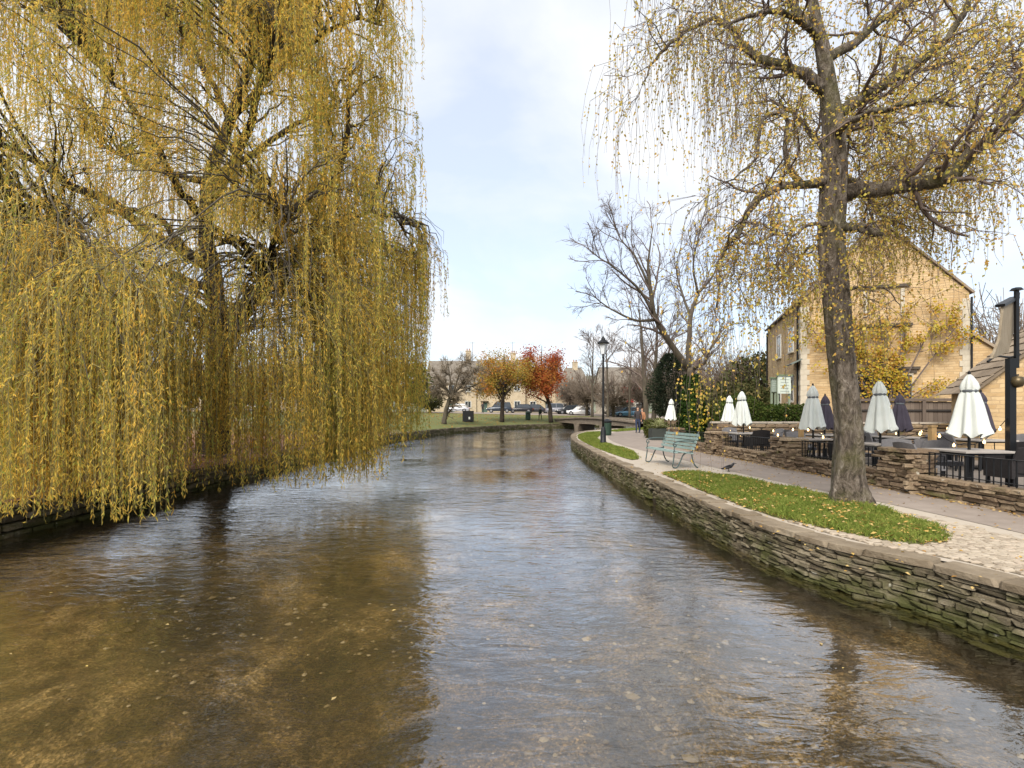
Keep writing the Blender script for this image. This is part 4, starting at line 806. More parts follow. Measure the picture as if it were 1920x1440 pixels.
    st = [(rel([(833, 797), (835, 775), (842, 752), (850, 735)], b, Y), [.28, .22, .2, .17])] + [(rel([(848, 742), (q[0], q[1], q[2])], b, Y), [.12, .03]) for q in ((815, 700, -1), (840, 680, .6), (868, 680, -.8), (895, 690, .5), (905, 715, -1.2), (880, 700, 1.5), (825, 720, 1.5), (812, 735, 0))]
    lv = [dict(k=10, ang=45, len=.5, rr=.5, n=6, up=.05, wob=.18, t0=.2, lmin=1.0, rmin=.028), dict(k=8, ang=42, len=.65, rr=.5, n=5, up=.02, wob=.2, t0=.15, lmin=.6, rmin=.018), dict(k=5, ang=42, len=.7, rr=.6, n=4, wob=.22, t0=.1, lmin=.5, rmin=.013)]
    simple_tree('bare_tree', 'domed bare twiggy tree leaning on the far bank next to the willow', b, 7, st, lv, MAT['bark_grey'], None, 60, None, twigmat=surf('dome_twig', [(.13, .10, .07), (.2, .16, .11)], 3, .9, 0, None, 'World'))
    orange = leafmat('maple_orange', [(.20, .21, .05), (.34, .27, .06), (.46, .22, .05), (.38, .11, .05)], [0, .4, .7, 1], .35, .55, .4)
    red = leafmat('maple_red', [(.34, .25, .05), (.46, .19, .05), (.38, .08, .04), (.20, .04, .03)], [0, .3, .65, 1], .35, .5, .4)
    for nm, lab, px, Y, crown, leaf, seed, lean in (('autumn_tree', 'broad maple with orange and olive autumn leaves on the far bank', 941, 60, (945, 712, 54, 56), orange, 71, 3), ('autumn_tree', 'taller maple with deep red autumn leaves beside the orange one', 1033, 63, (1016, 702, 31, 62), red, 72, -10)):
        x0 = (px - 960) / F * Y; b = np.array([x0, Y, float(gz(x0, Y))]); r = np.random.default_rng(seed); cx, cy, rx, ry = crown
        st = [(rel([(px, 792), (px + lean * .2, 765), (px + lean, 735), (cx, 700), (cx, cy - ry + 8)], b, Y), [.3, .24, .2, .12, .03])]
        for k in range(14):
            a = r.uniform(0, 6.28); yy = r.uniform(.2, 1); st.append((rel([(px + lean * .6, 752 - 20 * r.random()), (cx + rx * .5 * math.cos(a), cy + ry * (.3 - .4 * yy), rx / 16 * math.sin(a) * .5), (cx + rx * math.cos(a) * .8, cy + ry * (.75 - 1.3 * yy), rx / 16 * math.sin(a) * .8)], b, Y), [.09, .05, .015]))
        lv = [dict(k=8, ang=45, len=.4, rr=.5, n=5, up=.05, wob=.2, t0=.3, lmin=.8, rmin=.018), dict(k=6, ang=45, len=.6, rr=.5, n=4, wob=.22, t0=.2, lmin=.5, rmin=.01)]
        simple_tree(nm, lab, b, 8, st, lv, MAT['bark_willow'], leaf, seed, 'autumn maples on the far bank', 16, (.12, .25), spread=.42)
build_mid_trees()

# ------------------------------------------------------------------ patio: garden wall, railings, furniture
IRON = flat('black_iron', (.012, .013, .015), .45, .3)
WICKER = surf('dark_wicker', [(.010, .009, .010), (.03, .026, .026)], 30, .7, .6, 90, 'Object', bdist=.004)
WEAVE = surf('grey_weave', [(.12, .115, .12), (.19, .185, .19)], 30, .8, .4, 120, 'Object', bdist=.003)
TABLE = flat('table_top_grey', (.34, .31, .28), .55)
CANVAS = surf('pale_canvas', [(.50, .54, .52), (.60, .63, .60), (.66, .68, .65)], 3, .9, .25, 60, 'Object', bdist=.004)
PURPLE = surf('plum_canvas', [(.035, .03, .042), (.065, .055, .075)], 3, .9, .2, 60, 'Object', bdist=.004)
WOODL = surf('pale_timber', [(.38, .24, .10), (.52, .35, .17)], 4, .7, .3, 30, 'Object', sc3=(3, 3, .4), bdist=.004)
BULB, _nt, _N, _L, _b = newmat('lit_bulb'); _b.inputs['Base Color'].default_value = (1, .7, .35, 1); _b.inputs['Emission Color'].default_value = (1, .62, .25, 1); _b.inputs['Emission Strength'].default_value = 3
PIERS = [(9.45, .85), (13.2, .95), (17.4, .9), (21.3, .7)]
def build_garden_wall():
    r = random.Random(12)
    root = thing('garden_wall', 'low rubble stone wall with square piers between path and patio', 'wall')
    P = GWALL[GWALL[:, 1] > 2]
    ribbon(P, -.17, .15, -.3, .27).build('wall_core', MAT['mortar'], root)
    recs = []
    T = unit(np.gradient(P, axis=0))
    def faced(zlo, zhi, sub, off, **k):
        out = course_recs(sub, zlo, zhi, 1, .036, .085, .10, .34, .12, r); t = unit(np.gradient(sub, axis=0)); res = []
        for q in out:
            i = np.argmin((sub[:, 0] - q[0]) ** 2 + (sub[:, 1] - q[1]) ** 2); res.append((q[0] - t[i, 1] * off, q[1] + t[i, 0] * off) + q[2:])
        return res
    recs += faced(-.02, .28, P, .12)
    tops = course_recs(P, .27, .34, 1, .07, .07, .2, .5, .38, r)
    capm = stone_variants(4, 30, .12, .06)
    for cy, ln in PIERS:
        cx = float(gwx(cy)); sub = np.stack([np.full(5, cx), np.linspace(cy - ln / 2, cy + ln / 2, 5)], 1)
        MB().box((cx, cy, .36), (.40, ln - .04, .66)).build('pier_core', MAT['mortar'], root)
        recs += faced(-.02, .70, sub, .19)
        cross = np.stack([np.linspace(cx - .24, cx + .24, 4), np.full(4, cy - ln / 2)], 1)
        recs += [(q[0], q[1]) + q[2:] for q in course_recs(cross, -.02, .70, -1, .05, .1, .14, .3, .1, r)]
        tops += [(cx + dx * .0, cy + dy, .745, ln / 2 * .98, .56, .075, math.pi / 2 + r.uniform(-.03, .03)) for dx, dy in ((0, -ln / 4), (0, ln / 4))]
    tops = [q for q in tops if not (q[2] < .5 and any(abs(q[1] - cy) < ln / 2 - .1 for cy, ln in PIERS))]
    place_pieces('stone', root, recs, stone_variants(8, 13, .09, .16), MAT['garden_stone'], 298, (6, 7), 'stone_courses')
    place_pieces('cap_stone', root, tops, capm, MAT['garden_stone'], 120, (6, 7))
build_garden_wall()
def railing(y0, y1, label, h=.42, gap=.115):
    x0, x1 = float(gwx(y0)), float(gwx(y1)); ln = math.hypot(x1 - x0, y1 - y0); root = thing('iron_railing', label, 'railing', (x0, y0, .34), math.atan2(y1 - y0, x1 - x0), 'iron railings on the garden wall')
    MB().bar((0, 0, h), (ln, 0, h), .045, .014).build('top_rail', IRON, root); MB().bar((0, 0, .05), (ln, 0, .05), .03, .012).build('bottom_rail', IRON, root)
    n = int(ln / gap); me = MB().bar((0, 0, 0), (0, 0, h), .014, .014).mesh('baluster')
    for i in range(n + 1): obj('baluster', me, IRON, root, (i * ln / n, 0, 0))
railing(2.4, 8.95, 'black iron railing nearest the camera on the stone wall', .40)
railing(9.95, 12.65, 'black iron railing between the two piers behind the birch trunk', .40)
railing(13.75, 16.9, 'iron railing on the wall stretch behind the dark bird', .38)
railing(17.9, 20.9, 'farthest short iron railing beside the bench', .36)

# plot's rear wall, raised terrace, timber fence
def build_rear():
    r = random.Random(17)
    P = np.stack([np.linspace(7.2, 17.5, 40), np.linspace(18.6, 16.6, 40)], 1); root = thing('terrace_wall', 'rubble stone terrace wall with pale coping at the back of the patio', 'wall')
    ribbon(P, -.04, .36, -.2, 1.02).build('wall_core', MAT['mortar'], root)
    recs = course_recs(P, -.12, 1.02, -1, .09, .15, .2, .5, .16, r); place_pieces('stone', root, recs, stone_variants(6, 18), MAT['garden_stone'], 290, (9, 12), 'stone_courses')
    cop = course_recs(P, 1.03, 1.10, -1, .07, .07, .5, .9, .42, r); place_pieces('coping_stone', root, [(q[0] - .03, q[1] + .15) + q[2:] for q in cop], stone_variants(3, 19, .05, .02), MAT['paving'], 60, (9, 12))
    # timber fence of upright boards on the terrace
    fm = surf('weathered_board', [(.10, .075, .06), (.19, .15, .12)], 5, .9, .4, 40, 'Object', .5, sc3=(4, 4, .4), bdist=.004); x0, x1 = 13.0, 17.4
    root = thing('timber_fence', 'weathered board fence on the terrace below the stone gable', 'fence', (x0, 19.6, 1.0), R(-9)); ln = 4.9
    me = MB().box((0, 0, .42), (.145, .022, .84)).mesh('board'); me2 = MB().box((0, 0, .42), (.145, .022, .80)).mesh('board')
    for i in range(int(ln / .155)): obj('board', me if i % 3 else me2, fm, root, (.08 + i * .155, r.uniform(-.004, .004), 0))
    MB().bar((-.1, -.03, .90), (ln + .2, -.03, .90), .13, .10).build('capping_rail', fm, root); MB().bar((0, -.035, .50), (ln, -.035, .50), .045, .07).build('rail', flat('dark_rail', (.03, .025, .022), .8), root)
    for k in range(3): MB().box((k * ln / 2, -.05, .42), (.11, .09, .92)).build('post', fm, root)
    # tanned canopy roof edge line above the fence
    hedge = leafmat('hedge_leaf', [(.02, .04, .01), (.05, .075, .018), (.10, .12, .03)], None, .8, .7, .25)
    for i, (px0, px1, Y, zt, w, lab) in enumerate([(1440, 1515, 20.5, 1.72, .8, 'clipped ivy hedge on the terrace under the white notice boards'), (1345, 1432, 24, 2.3, 1.2, 'loose green shrub behind the small folded parasols')]):
        rr = np.random.default_rng(90 + i); x0, x1 = (px0 - 960) / F * Y, (px1 - 960) / F * Y; n = 5200
        root = thing('hedge', lab, 'hedge', ((x0 + x1) / 2, Y, .6)); MB().tube([(0, 0, -.7), (.05, 0, .5), (0, 0, zt - .9)], [.07, .05, .02], 6).build('stem', MAT['bark_grey'], root)
        C = rr.uniform((-(x1 - x0) / 2, -w / 2, -.6), ((x1 - x0) / 2, w / 2, zt - .6), (n, 3)); 
        if i: C[:, 2] *= (1 - .35 * (C[:, 0] / (x1 - x0) * 2) ** 2)
        ls = rr.uniform(.06, .13, n); mb = MB(); mb.leaves(C, rr.normal(0, 1, (n, 3)), rr.normal(0, 1, (n, 3)), ls, ls * .75); stuff(mb.build('foliage', hedge, root))
build_rear()

def make_parasol(name, label, loc, canvas, s=1.0, seed=0, group=None):
    r = np.random.default_rng(seed); root = thing(name, label, 'parasol', loc, r.uniform(0, 6), group); root.rotation_euler[0] = r.normal(0, .022); root.rotation_euler[1] = r.normal(0, .022); k = 48; a = np.arange(k) * 2 * math.pi / k
    z = np.array([2.28, 2.22, 2.10, 2.0, 1.94, 1.88, 1.66, 1.42, 1.24, 1.13, 1.08]) * s; rad = np.array([.012, .06, .115, .135, .115, .14, .185, .225, .255, .275, .28]) * s
    amp = np.array([0, .1, .16, .18, .10, .16, .22, .24, .26, .28, .28])
    tw_ = np.linspace(0, r.normal(0, .5), 11)[:, None]; mod = 1 + amp[:, None] * (np.cos(8 * a + .6 + tw_) * .8 + r.uniform(.2, .5) * np.sin(5 * a + r.uniform(0, 6) + tw_) + r.uniform(.1, .4) * np.sin(3 * a + r.uniform(0, 6))) + r.normal(0, .02, (11, k))
    prof = np.stack([rad, z], 1); V = np.stack([prof[:, 0][:, None] * mod * np.cos(a), prof[:, 0][:, None] * mod * np.sin(a), prof[:, 1][:, None] + np.zeros(k)], -1)
    V[-1, :, 2] += .05 * s * np.cos(8 * a + .6); V[-2, :, 2] += .03 * s * np.cos(8 * a + .6)
    n = len(z); Fa = [[i * k + j, (i + 1) * k + j, (i + 1) * k + (j + 1) % k, i * k + (j + 1) % k] for i in range(n - 1) for j in range(k)]
    MB().raw(V, Fa).build('canopy', canvas, root, True)
    MB().lathe([(.125 * s, 1.915 * s), (.135 * s, 1.93 * s), (.135 * s, 1.955 * s), (.125 * s, 1.97 * s)], k=24).build('strap', flat('strap_' + name, (.10, .11, .12), .8), root)
    MB().tube([(0, 0, 0), (0, 0, 2.3 * s)], .024, 10).build('pole', IRON, root); MB().lathe([(.0, .0), (.27, .0), (.27, .05), (.06, .09), (.05, .32), (0, .32)], k=20).build('base', IRON, root)
    MB().lathe([(.0, 2.27 * s), (.02, 2.28 * s), (.022, 2.31 * s), (0, 2.34 * s)], k=10).build('finial', IRON, root)
    return root
pz = .02
sheet('patio', [(x + .16, y) for x, y in GWALL[::4] if y > 2] + [(7.4, 18.4), (17.4, 16.5), (20, 2)], pz - .004, MAT['patio'])
PAR = [(1817, 9.3, CANVAS, 'largest pale folded parasol beside the inn sign post'), (1652, 11.2, CANVAS, 'pale folded parasol right behind the birch trunk'), (1525, 13.3, CANVAS, 'pale folded parasol left of the birch trunk'), (1396, 16.8, CANVAS, 'pale folded parasol above the first stretch of railing'), (1364, 21.5, CANVAS, 'small distant folded parasol beside the ivy clad tree'), (1257, 27, CANVAS, 'farthest folded white parasol left of the ivy clad tree'),
       (1684, 14.2, PURPLE, 'plum folded parasol at the timber fence'), (1840, 12.8, PURPLE, 'plum folded parasol hidden behind the largest pale one'), (1546, 15.6, PURPLE, 'plum folded parasol half hidden left of the trunk')]
for i, (px, Y, cv, lab) in enumerate(PAR):
    make_parasol('parasol', lab, ((px - 960) / F * Y, Y, pz), cv, .93 if cv is CANVAS else .85, i, 'folded patio parasols')

def chair_proto(kind):
    m = WICKER if kind == 0 else WEAVE; root = thing('patio_chair', 'x', 'chair', (0, 0, -50), 0, 'patio chairs')
    MB().box((0, .02, .42), (.52, .50, .08)).build('seat', m, root)
    u = np.linspace(-1, 1, 9); V = []; 
    for zz, rr_, lean in ((.44, .27, 0), (.66, .275, .04), (.88, .255, .10)):
        for th in (0, .03): V += [(x * (rr_ - .0), -.24 - lean - th + .05 * x * x, zz - (.03 * x * x if zz > .8 else 0)) for x in u]
    V = np.array(V).reshape(3, 2, 9, 3); mb = MB(); Fa = []
    idx = np.arange(54).reshape(3, 2, 9)
    for i in range(2):
        for j in range(8): Fa += [[idx[i, 0, j], idx[i, 0, j + 1], idx[i + 1, 0, j + 1], idx[i + 1, 0, j]], [idx[i, 1, j], idx[i + 1, 1, j], idx[i + 1, 1, j + 1], idx[i, 1, j + 1]]]
        for j in (0, 8): Fa.append([idx[i, 0, j], idx[i + 1, 0, j], idx[i + 1, 1, j], idx[i, 1, j]])
    for j in range(8): Fa.append([idx[2, 0, j], idx[2, 0, j + 1], idx[2, 1, j + 1], idx[2, 1, j]])
    mb.raw(V, Fa).build('backrest', m, root)
    for sx in (-1, 1):
        if kind == 0: MB().box((sx * .27, 0, .5), (.05, .5, .30)).build('arm_panel', m, root)
        else: MB().tube([(sx * .26, .22, .42), (sx * .27, .22, .64), (sx * .27, -.05, .66), (sx * .26, -.26, .62)], .014, 6).build('armrest', IRON, root)
        for sy in (-1, 1): MB().bar((sx * .23, sy * .21, 0), (sx * .235, sy * .215, .40), .03, .03).build('leg', IRON, root)
    return root
protos = [chair_proto(0), chair_proto(1)]
def table(px, Y, label, w=.95):
    x = (px - 960) / F * Y; root = thing('patio_table', label, 'table', (x, Y, pz), 0, 'patio tables'); MB().box((0, 0, .725), (w, w, .03)).build('table_top', TABLE, root); MB().box((0, 0, .69), (w - .12, w - .12, .035)).build('apron', IRON, root)
    for sx in (-1, 1):
        for sy in (-1, 1): MB().bar((sx * (w / 2 - .07), sy * (w / 2 - .07), 0), (sx * (w / 2 - .07), sy * (w / 2 - .07), .7), .045, .045).build('leg', IRON, root)
    return x
TABS = [(1817, 9.3, 'largest pale parasol', [(0, -.85, 0, 0), (-.85, .05, 1, -90), (.85, .1, 0, 90), (.2, .9, 1, 180), (-.5, .95, 1, 160)]),
        (1652, 11.2, 'pale parasol right of the trunk', [(.25, -.85, 1, 0), (.85, .1, 0, 90), (.1, .9, 1, 180)]),
        (1525, 13.3, 'pale parasol left of the trunk', [(.3, -.85, 0, 0), (.85, 0, 0, 90), (.2, .9, 1, 180)]),
        (1396, 16.8, 'parasol above the first railing', [(0, -.85, 0, 0), (.85, 0, 1, 90), (0, .9, 1, 180)]),
        (1684, 14.2, 'plum parasol at the timber fence', [(-.8, -.2, 1, -90), (.8, -.2, 1, 90), (.1, -.85, 1, 0), (0, .9, 1, 180)]),
        (1840, 12.8, 'plum parasol behind the largest pale one', [(-.8, -.2, 1, -90), (.8, 0, 1, 90), (0, .9, 1, 180)]),
        (1546, 15.6, 'plum parasol left of the trunk', [(-.8, 0, 1, -90), (0, -.85, 1, 0), (.8, 0, 1, 90)])]
used = [False, False]
for px, Y, nm, chairs in TABS:
    x = table(px, Y, f'square grey patio table under the {nm}')
    for dx, dy, kd, ang in chairs:
        side = 'near' if dy < -.5 else 'far' if dy > .5 else 'left' if dx < 0 else 'right'
        if dy > .5 and dx < -.3: side = 'far left'
        lab = f"{'dark wicker' if kd == 0 else 'grey woven'} chair on the {side} side of the table under the {nm}"
        lab = ' '.join(lab.split()[:16]) if len(lab.split()) <= 16 else f"{'dark wicker' if kd == 0 else 'grey woven'} chair, {side} side, table under the {nm}"
        loc = (x + dx, Y + dy, pz)
        if not used[kd]: o = protos[kd]; used[kd] = True; o.location = loc; o.rotation_euler[2] = R(ang); o['label'] = lab
        else: dup(protos[kd], loc, R(ang), lab)
# timber light posts and strings of warm bulbs
POSTS = []
for i, (px, Y, top, lab) in enumerate([(1748, 10.3, 800, 'pale timber light post right of the birch behind the stone pier'), (1502, 13.9, 795, 'pale timber light post left of the birch behind the stone pier'), (1360, 18.4, 800, 'pale timber light post at the far end of the railings')]):
    p = W(px, top, Y); POSTS.append(p); root = thing('light_post', lab, 'post', (p[0], p[1], pz), 0, 'timber light posts'); MB().box((0, 0, (p[2] - pz) / 2), (.10, .10, p[2] - pz)).build('post', WOODL, root); MB().box((0, 0, p[2] - pz + .012), (.13, .13, .025)).build('post_cap', WOODL, root)
def string(a, b, n, sag, label):
    root = thing('string_lights', label, 'lights', a, 0, 'strings of patio bulbs'); d = np.array(b) - np.array(a); u = np.linspace(0, 1, n * 2 + 1); P = d[None] * u[:, None]; P[:, 2] -= sag * 4 * u * (1 - u); MB().tube(P, .006, 4).build('cable', IRON, root)
    me = MB().lathe([(0, -.075), (.015, -.07), (.023, -.05), (.021, -.035), (.010, -.02), (.012, 0), (0, 0)], k=8).mesh('bulb', True)
    for q in P[1::2]: obj('bulb', me, BULB, root, q)
sp = W(1890, 772, 9.6); string(POSTS[0], (sp[0], sp[1], 1.35), 5, .45, 'string of warm bulbs from the timber post to the sign post')
string(POSTS[1], POSTS[0], 7, .42, 'string of warm bulbs passing behind the birch trunk'); string(POSTS[2], POSTS[1], 6, .35, 'string of warm bulbs above the far railings')
string((7.9, 17.9, 1.0), (14.8, 16.9, 1.0), 9, .3, 'string of warm bulbs along the terrace wall')

# inn sign on its black post
def build_sign():
    Y = 9.6; b = W(1895, 772, Y); b[2] = pz; root = thing('inn_sign', 'tall black sign post with weathered hanging board and lantern', 'sign', b)
    def q(px, py, dy=0.0): return W(px, py, Y + dy) - b
    MB().bar(q(1895, 772) * 0, q(1895, 672), .12, .10).build('lower_post', IRON, root); MB().bar(q(1906, 690), q(1906, 545), .06, .05).build('upper_post', IRON, root); MB().box(q(1906, 542), (.15, .15, .05), taper=.6).build('post_cap', IRON, root)
    wd = surf('sign_timber', [(.17, .13, .085), (.29, .24, .17), (.36, .31, .235)], 6, .85, .4, 40, 'Object', sc3=(4, 4, .5))
    A = [q(1877, 574, -.25), q(1899, 562, .15), q(1896, 618, .15), q(1886, 660, .05), q(1856, 672, -.35), q(1870, 635, -.28)]; n = np.array([.035, -.02, 0]); mb = MB(); mb.poly(A); mb.poly([p + n for p in A][::-1]); k = len(A)
    for i in range(k): mb.poly([A[i], A[(i + 1) % k], A[(i + 1) % k] + n, A[i] + n])
    mb.build('sign_board', wd, root); MB().bar(q(1875, 573, -.27), q(1903, 558, .17), .14, .05).build('board_hood', IRON, root)
    MB().tube([q(1852, 678, -.3), q(1868, 668, -.15), q(1895, 670), q(1912, 664, .1)], .02, 8, n=12).build('bracket', IRON, root)
    MB().lathe([(0, -.11), (.08, -.09), (.12, 0), (.09, .09), (0, .11)], q(1907, 716, -.05), 14).build('lantern_bowl', flat('aged_brass', (.10, .075, .04), .4, .6), root, True); MB().bar(q(1895, 704), q(1910, 703, -.05), .03, .03).build('lantern_arm', IRON, root)
build_sign()

# ------------------------------------------------------------------ the inn and its outbuilding
def masonry(name, c1, c2, c3, mortar, scale=1.0, bw=.34, rh=.13):
    m, nt, N, L, b = newmat(name); tc = N('ShaderNodeTexCoord'); sp = N('ShaderNodeSeparateXYZ'); L(tc.outputs['Object'], sp.inputs[0])
    ad = mathn(N, L, 'ADD', sp.outputs[0], sp.outputs[1]); cb = N('ShaderNodeCombineXYZ'); L(ad, cb.inputs[0]); L(sp.outputs[2], cb.inputs[1])
    br = N('ShaderNodeTexBrick'); br.inputs['Scale'].default_value = scale; br.inputs['Brick Width'].default_value = bw; br.inputs['Row Height'].default_value = rh; br.inputs['Mortar Size'].default_value = .012; br.inputs['Bias'].default_value = .0; br.offset = .5; br.squash = 1.3; br.squash_frequency = 3
    dn = noise(N, L, 2.5, 3, .5, vec=cb.outputs[0]); wv = N('ShaderNodeVectorMath'); wv.operation = 'MULTIPLY_ADD'; wv.inputs[1].default_value = (.16, .13, 0); L(dn, wv.inputs[0]); L(cb.outputs[0], wv.inputs[2])
    L(wv.outputs[0], br.inputs['Vector']); br.inputs['Color1'].default_value = (*c1, 1); br.inputs['Color2'].default_value = (*c2, 1); br.inputs['Mortar'].default_value = (*mortar, 1)
    g = ramp(N, [(.55, .5, .45), (1, 1, 1), (1.2, 1.15, 1.05)], [.3, .5, .75]); L(noise(N, L, 1.1, 8, .7, vec=tc.outputs['Object']), g.inputs[0])
    c = mixc(N, L, .8, br.outputs['Color'], g.outputs[0], 'MULTIPLY'); L(mixc(N, L, mathn(N, L, 'MULTIPLY', noise(N, L, .5, 4, .6, vec=tc.outputs['Object']), .5), c, c3), b.inputs['Base Color']); b.inputs['Roughness'].default_value = .92
    bump(N, L, mathn(N, L, 'SUBTRACT', noise(N, L, 14, 5, .7, vec=tc.outputs['Object']), mathn(N, L, 'MULTIPLY', br.outputs['Fac'], 1.2)), b, .6, .02); return m
OCHRE = masonry('ochre_rubble', (.39, .26, .125), (.53, .40, .235), (.45, .30, .14), (.36, .26, .15), 1.0, .36, .12)
CREAM = masonry('cream_rubble', (.42, .33, .22), (.50, .42, .30), (.45, .36, .24), (.40, .35, .27))
TILE = surf('stone_tile', [(.13, .10, .07), (.23, .18, .13), (.32, .26, .19)], 3, .9, .5, 20, 'World', .6, bdist=.02)
GLASS = flat('window_glass', (.03, .035, .04), .08, 0, .7); WHITE = flat('white_paint', (.62, .62, .58), .6); LINTEL = flat('lintel_timber', (.07, .055, .04), .8)
PALE = surf('pale_dressed_stone', [(.38, .33, .25), (.50, .45, .36)], 4, .9, .3, 30, 'Object')
def window(parent, c, w, h, nrm, t=.06, mull=1, lintel=True, frame=WHITE):
    """window part on a wall: c centre on the wall plane (local), nrm outward unit (x,y)"""
    nx, ny = nrm; rz = math.atan2(-nx, ny) + math.pi; c = np.array(c, float); f = MB()
    def bx(dx, dz, sx, sz, out, th): 
        tx, ty = -ny, nx; return (c[0] + tx * dx + nx * out, c[1] + ty * dx + ny * out, c[2] + dz), (sx, th, sz)
    for dx, dz, sx, sz in ((-w / 2, 0, t, h), (w / 2, 0, t, h), (0, h / 2, w + t, t), (0, -h / 2, w + t, t)):
        a, s_ = bx(dx, dz, sx, sz, .015, .07); f.box(a, s_, rz)
    for i in range(mull):
        a, s_ = bx(-w / 2 + w * (i + 1) / (mull + 1), 0, t * .6, h, .01, .05); f.box(a, s_, rz)
    o = f.build('window', frame, parent); a, s_ = bx(0, 0, w - .01, h - .01, .004, .03); p = MB().box(a, s_, rz).build('pane', GLASS, o)
    if lintel: a, s_ = bx(0, h / 2 + .12, w + .35, .14, .025, .09); MB().box(a, s_, rz).build('lintel', LINTEL, o)
    a, s_ = bx(0, -h / 2 - .06, w + .2, .06, .05, .14); MB().box(a, s_, rz).build('sill', PALE, o); return o
def tiles(parent, eave0, eave1, up, rows, name='roof_course', mat=TILE, tw=.0):
    """overlapping tile courses on a slope: eave line eave0->eave1, vector up the slope"""
    e0, e1, up = map(lambda q: np.array(q, float), (eave0, eave1, up)); u = unit(e1 - e0); nrm = unit(np.cross(u, up)); nrm = nrm if nrm[2] > 0 else -nrm; r = random.Random(rows)
    for i in range(rows):
        a = e0 + up * (i / rows); b = e1 + up * (i / rows); s = up / rows * 1.25; V = []; mb = MB(); x = 0; ln = np.linalg.norm(e1 - e0)
        while x < ln:
            w = min(r.uniform(.28, .5) * (1.3 - .6 * i / rows), ln - x); k = r.uniform(.0, .012); p0 = a + u * (x + .006); p1 = a + u * (x + w - .006); dn = s * r.uniform(-.05, .05)
            lo = nrm * (.05 + k); hi = nrm * (.015 + k); d = nrm * .028
            mb.raw([p0 + lo - dn, p1 + lo - dn, p1 + s + hi, p0 + s + hi, p0 + lo - d - dn, p1 + lo - d - dn, p1 + s + hi - d, p0 + s + hi - d], [[0, 1, 2, 3], [4, 7, 6, 5], [0, 4, 5, 1], [1, 5, 6, 2], [2, 6, 7, 3], [3, 7, 4, 0]]); x += w
        mb.build(name, mat, parent)
def gable_house(name, label, A, d, w, dep, ze, zr, wall, roof, cat='building', z0=-.2, over=.25, rows=10, roofname='roof'):
    """A: near left corner, d: unit direction of the gable front (x,y), w width, dep depth behind, eave/ridge heights. Local x along front, y to the back"""
    rz = math.atan2(d[1], d[0]); root = thing(name, label, cat, (A[0], A[1], z0), rz); ze -= z0; zr -= z0; m = w / 2
    V = [(0, 0, 0), (w, 0, 0), (w, 0, ze), (m, 0, zr), (0, 0, ze), (0, dep, 0), (w, dep, 0), (w, dep, ze), (m, dep, zr), (0, dep, ze)]; mb = MB(); mb.poly(V[:5]); mb.poly([V[6], V[5], V[9], V[8], V[7]]); mb.poly([V[5], V[0], V[4], V[9]]); mb.poly([V[1], V[6], V[7], V[2]]); mb.build('wall', wall, root)
    sl = np.array([m, 0, zr - ze]); nr = unit(np.array([-(zr - ze), 0, m])); k = over / np.linalg.norm(sl)
    rf = MB()
    for sx in (0, 1):
        e = np.array([0, -.12, ze]) - sl * k * .6; top = np.array([m, -.12, zr]); p = [e, top, top + np.array([0, dep + .24, 0]), e + np.array([0, dep + .24, 0])]
        p = [q + nr * .03 for q in p]; q2 = [q + nr * .09 for q in p]
        if sx: p = [np.array([w - q[0], q[1], q[2]]) for q in p]; q2 = [np.array([w - q[0], q[1], q[2]]) for q in q2]
        rf.raw(p + q2, [[0, 1, 2, 3], [4, 7, 6, 5], [0, 4, 5, 1], [1, 5, 6, 2], [2, 6, 7, 3], [3, 7, 4, 0]])
    ro = rf.build(roofname, roof, root); MB().box((m, dep / 2, zr + .13), (.30, dep + .3, .14)).build('ridge', PALE, ro)
    return root, ro
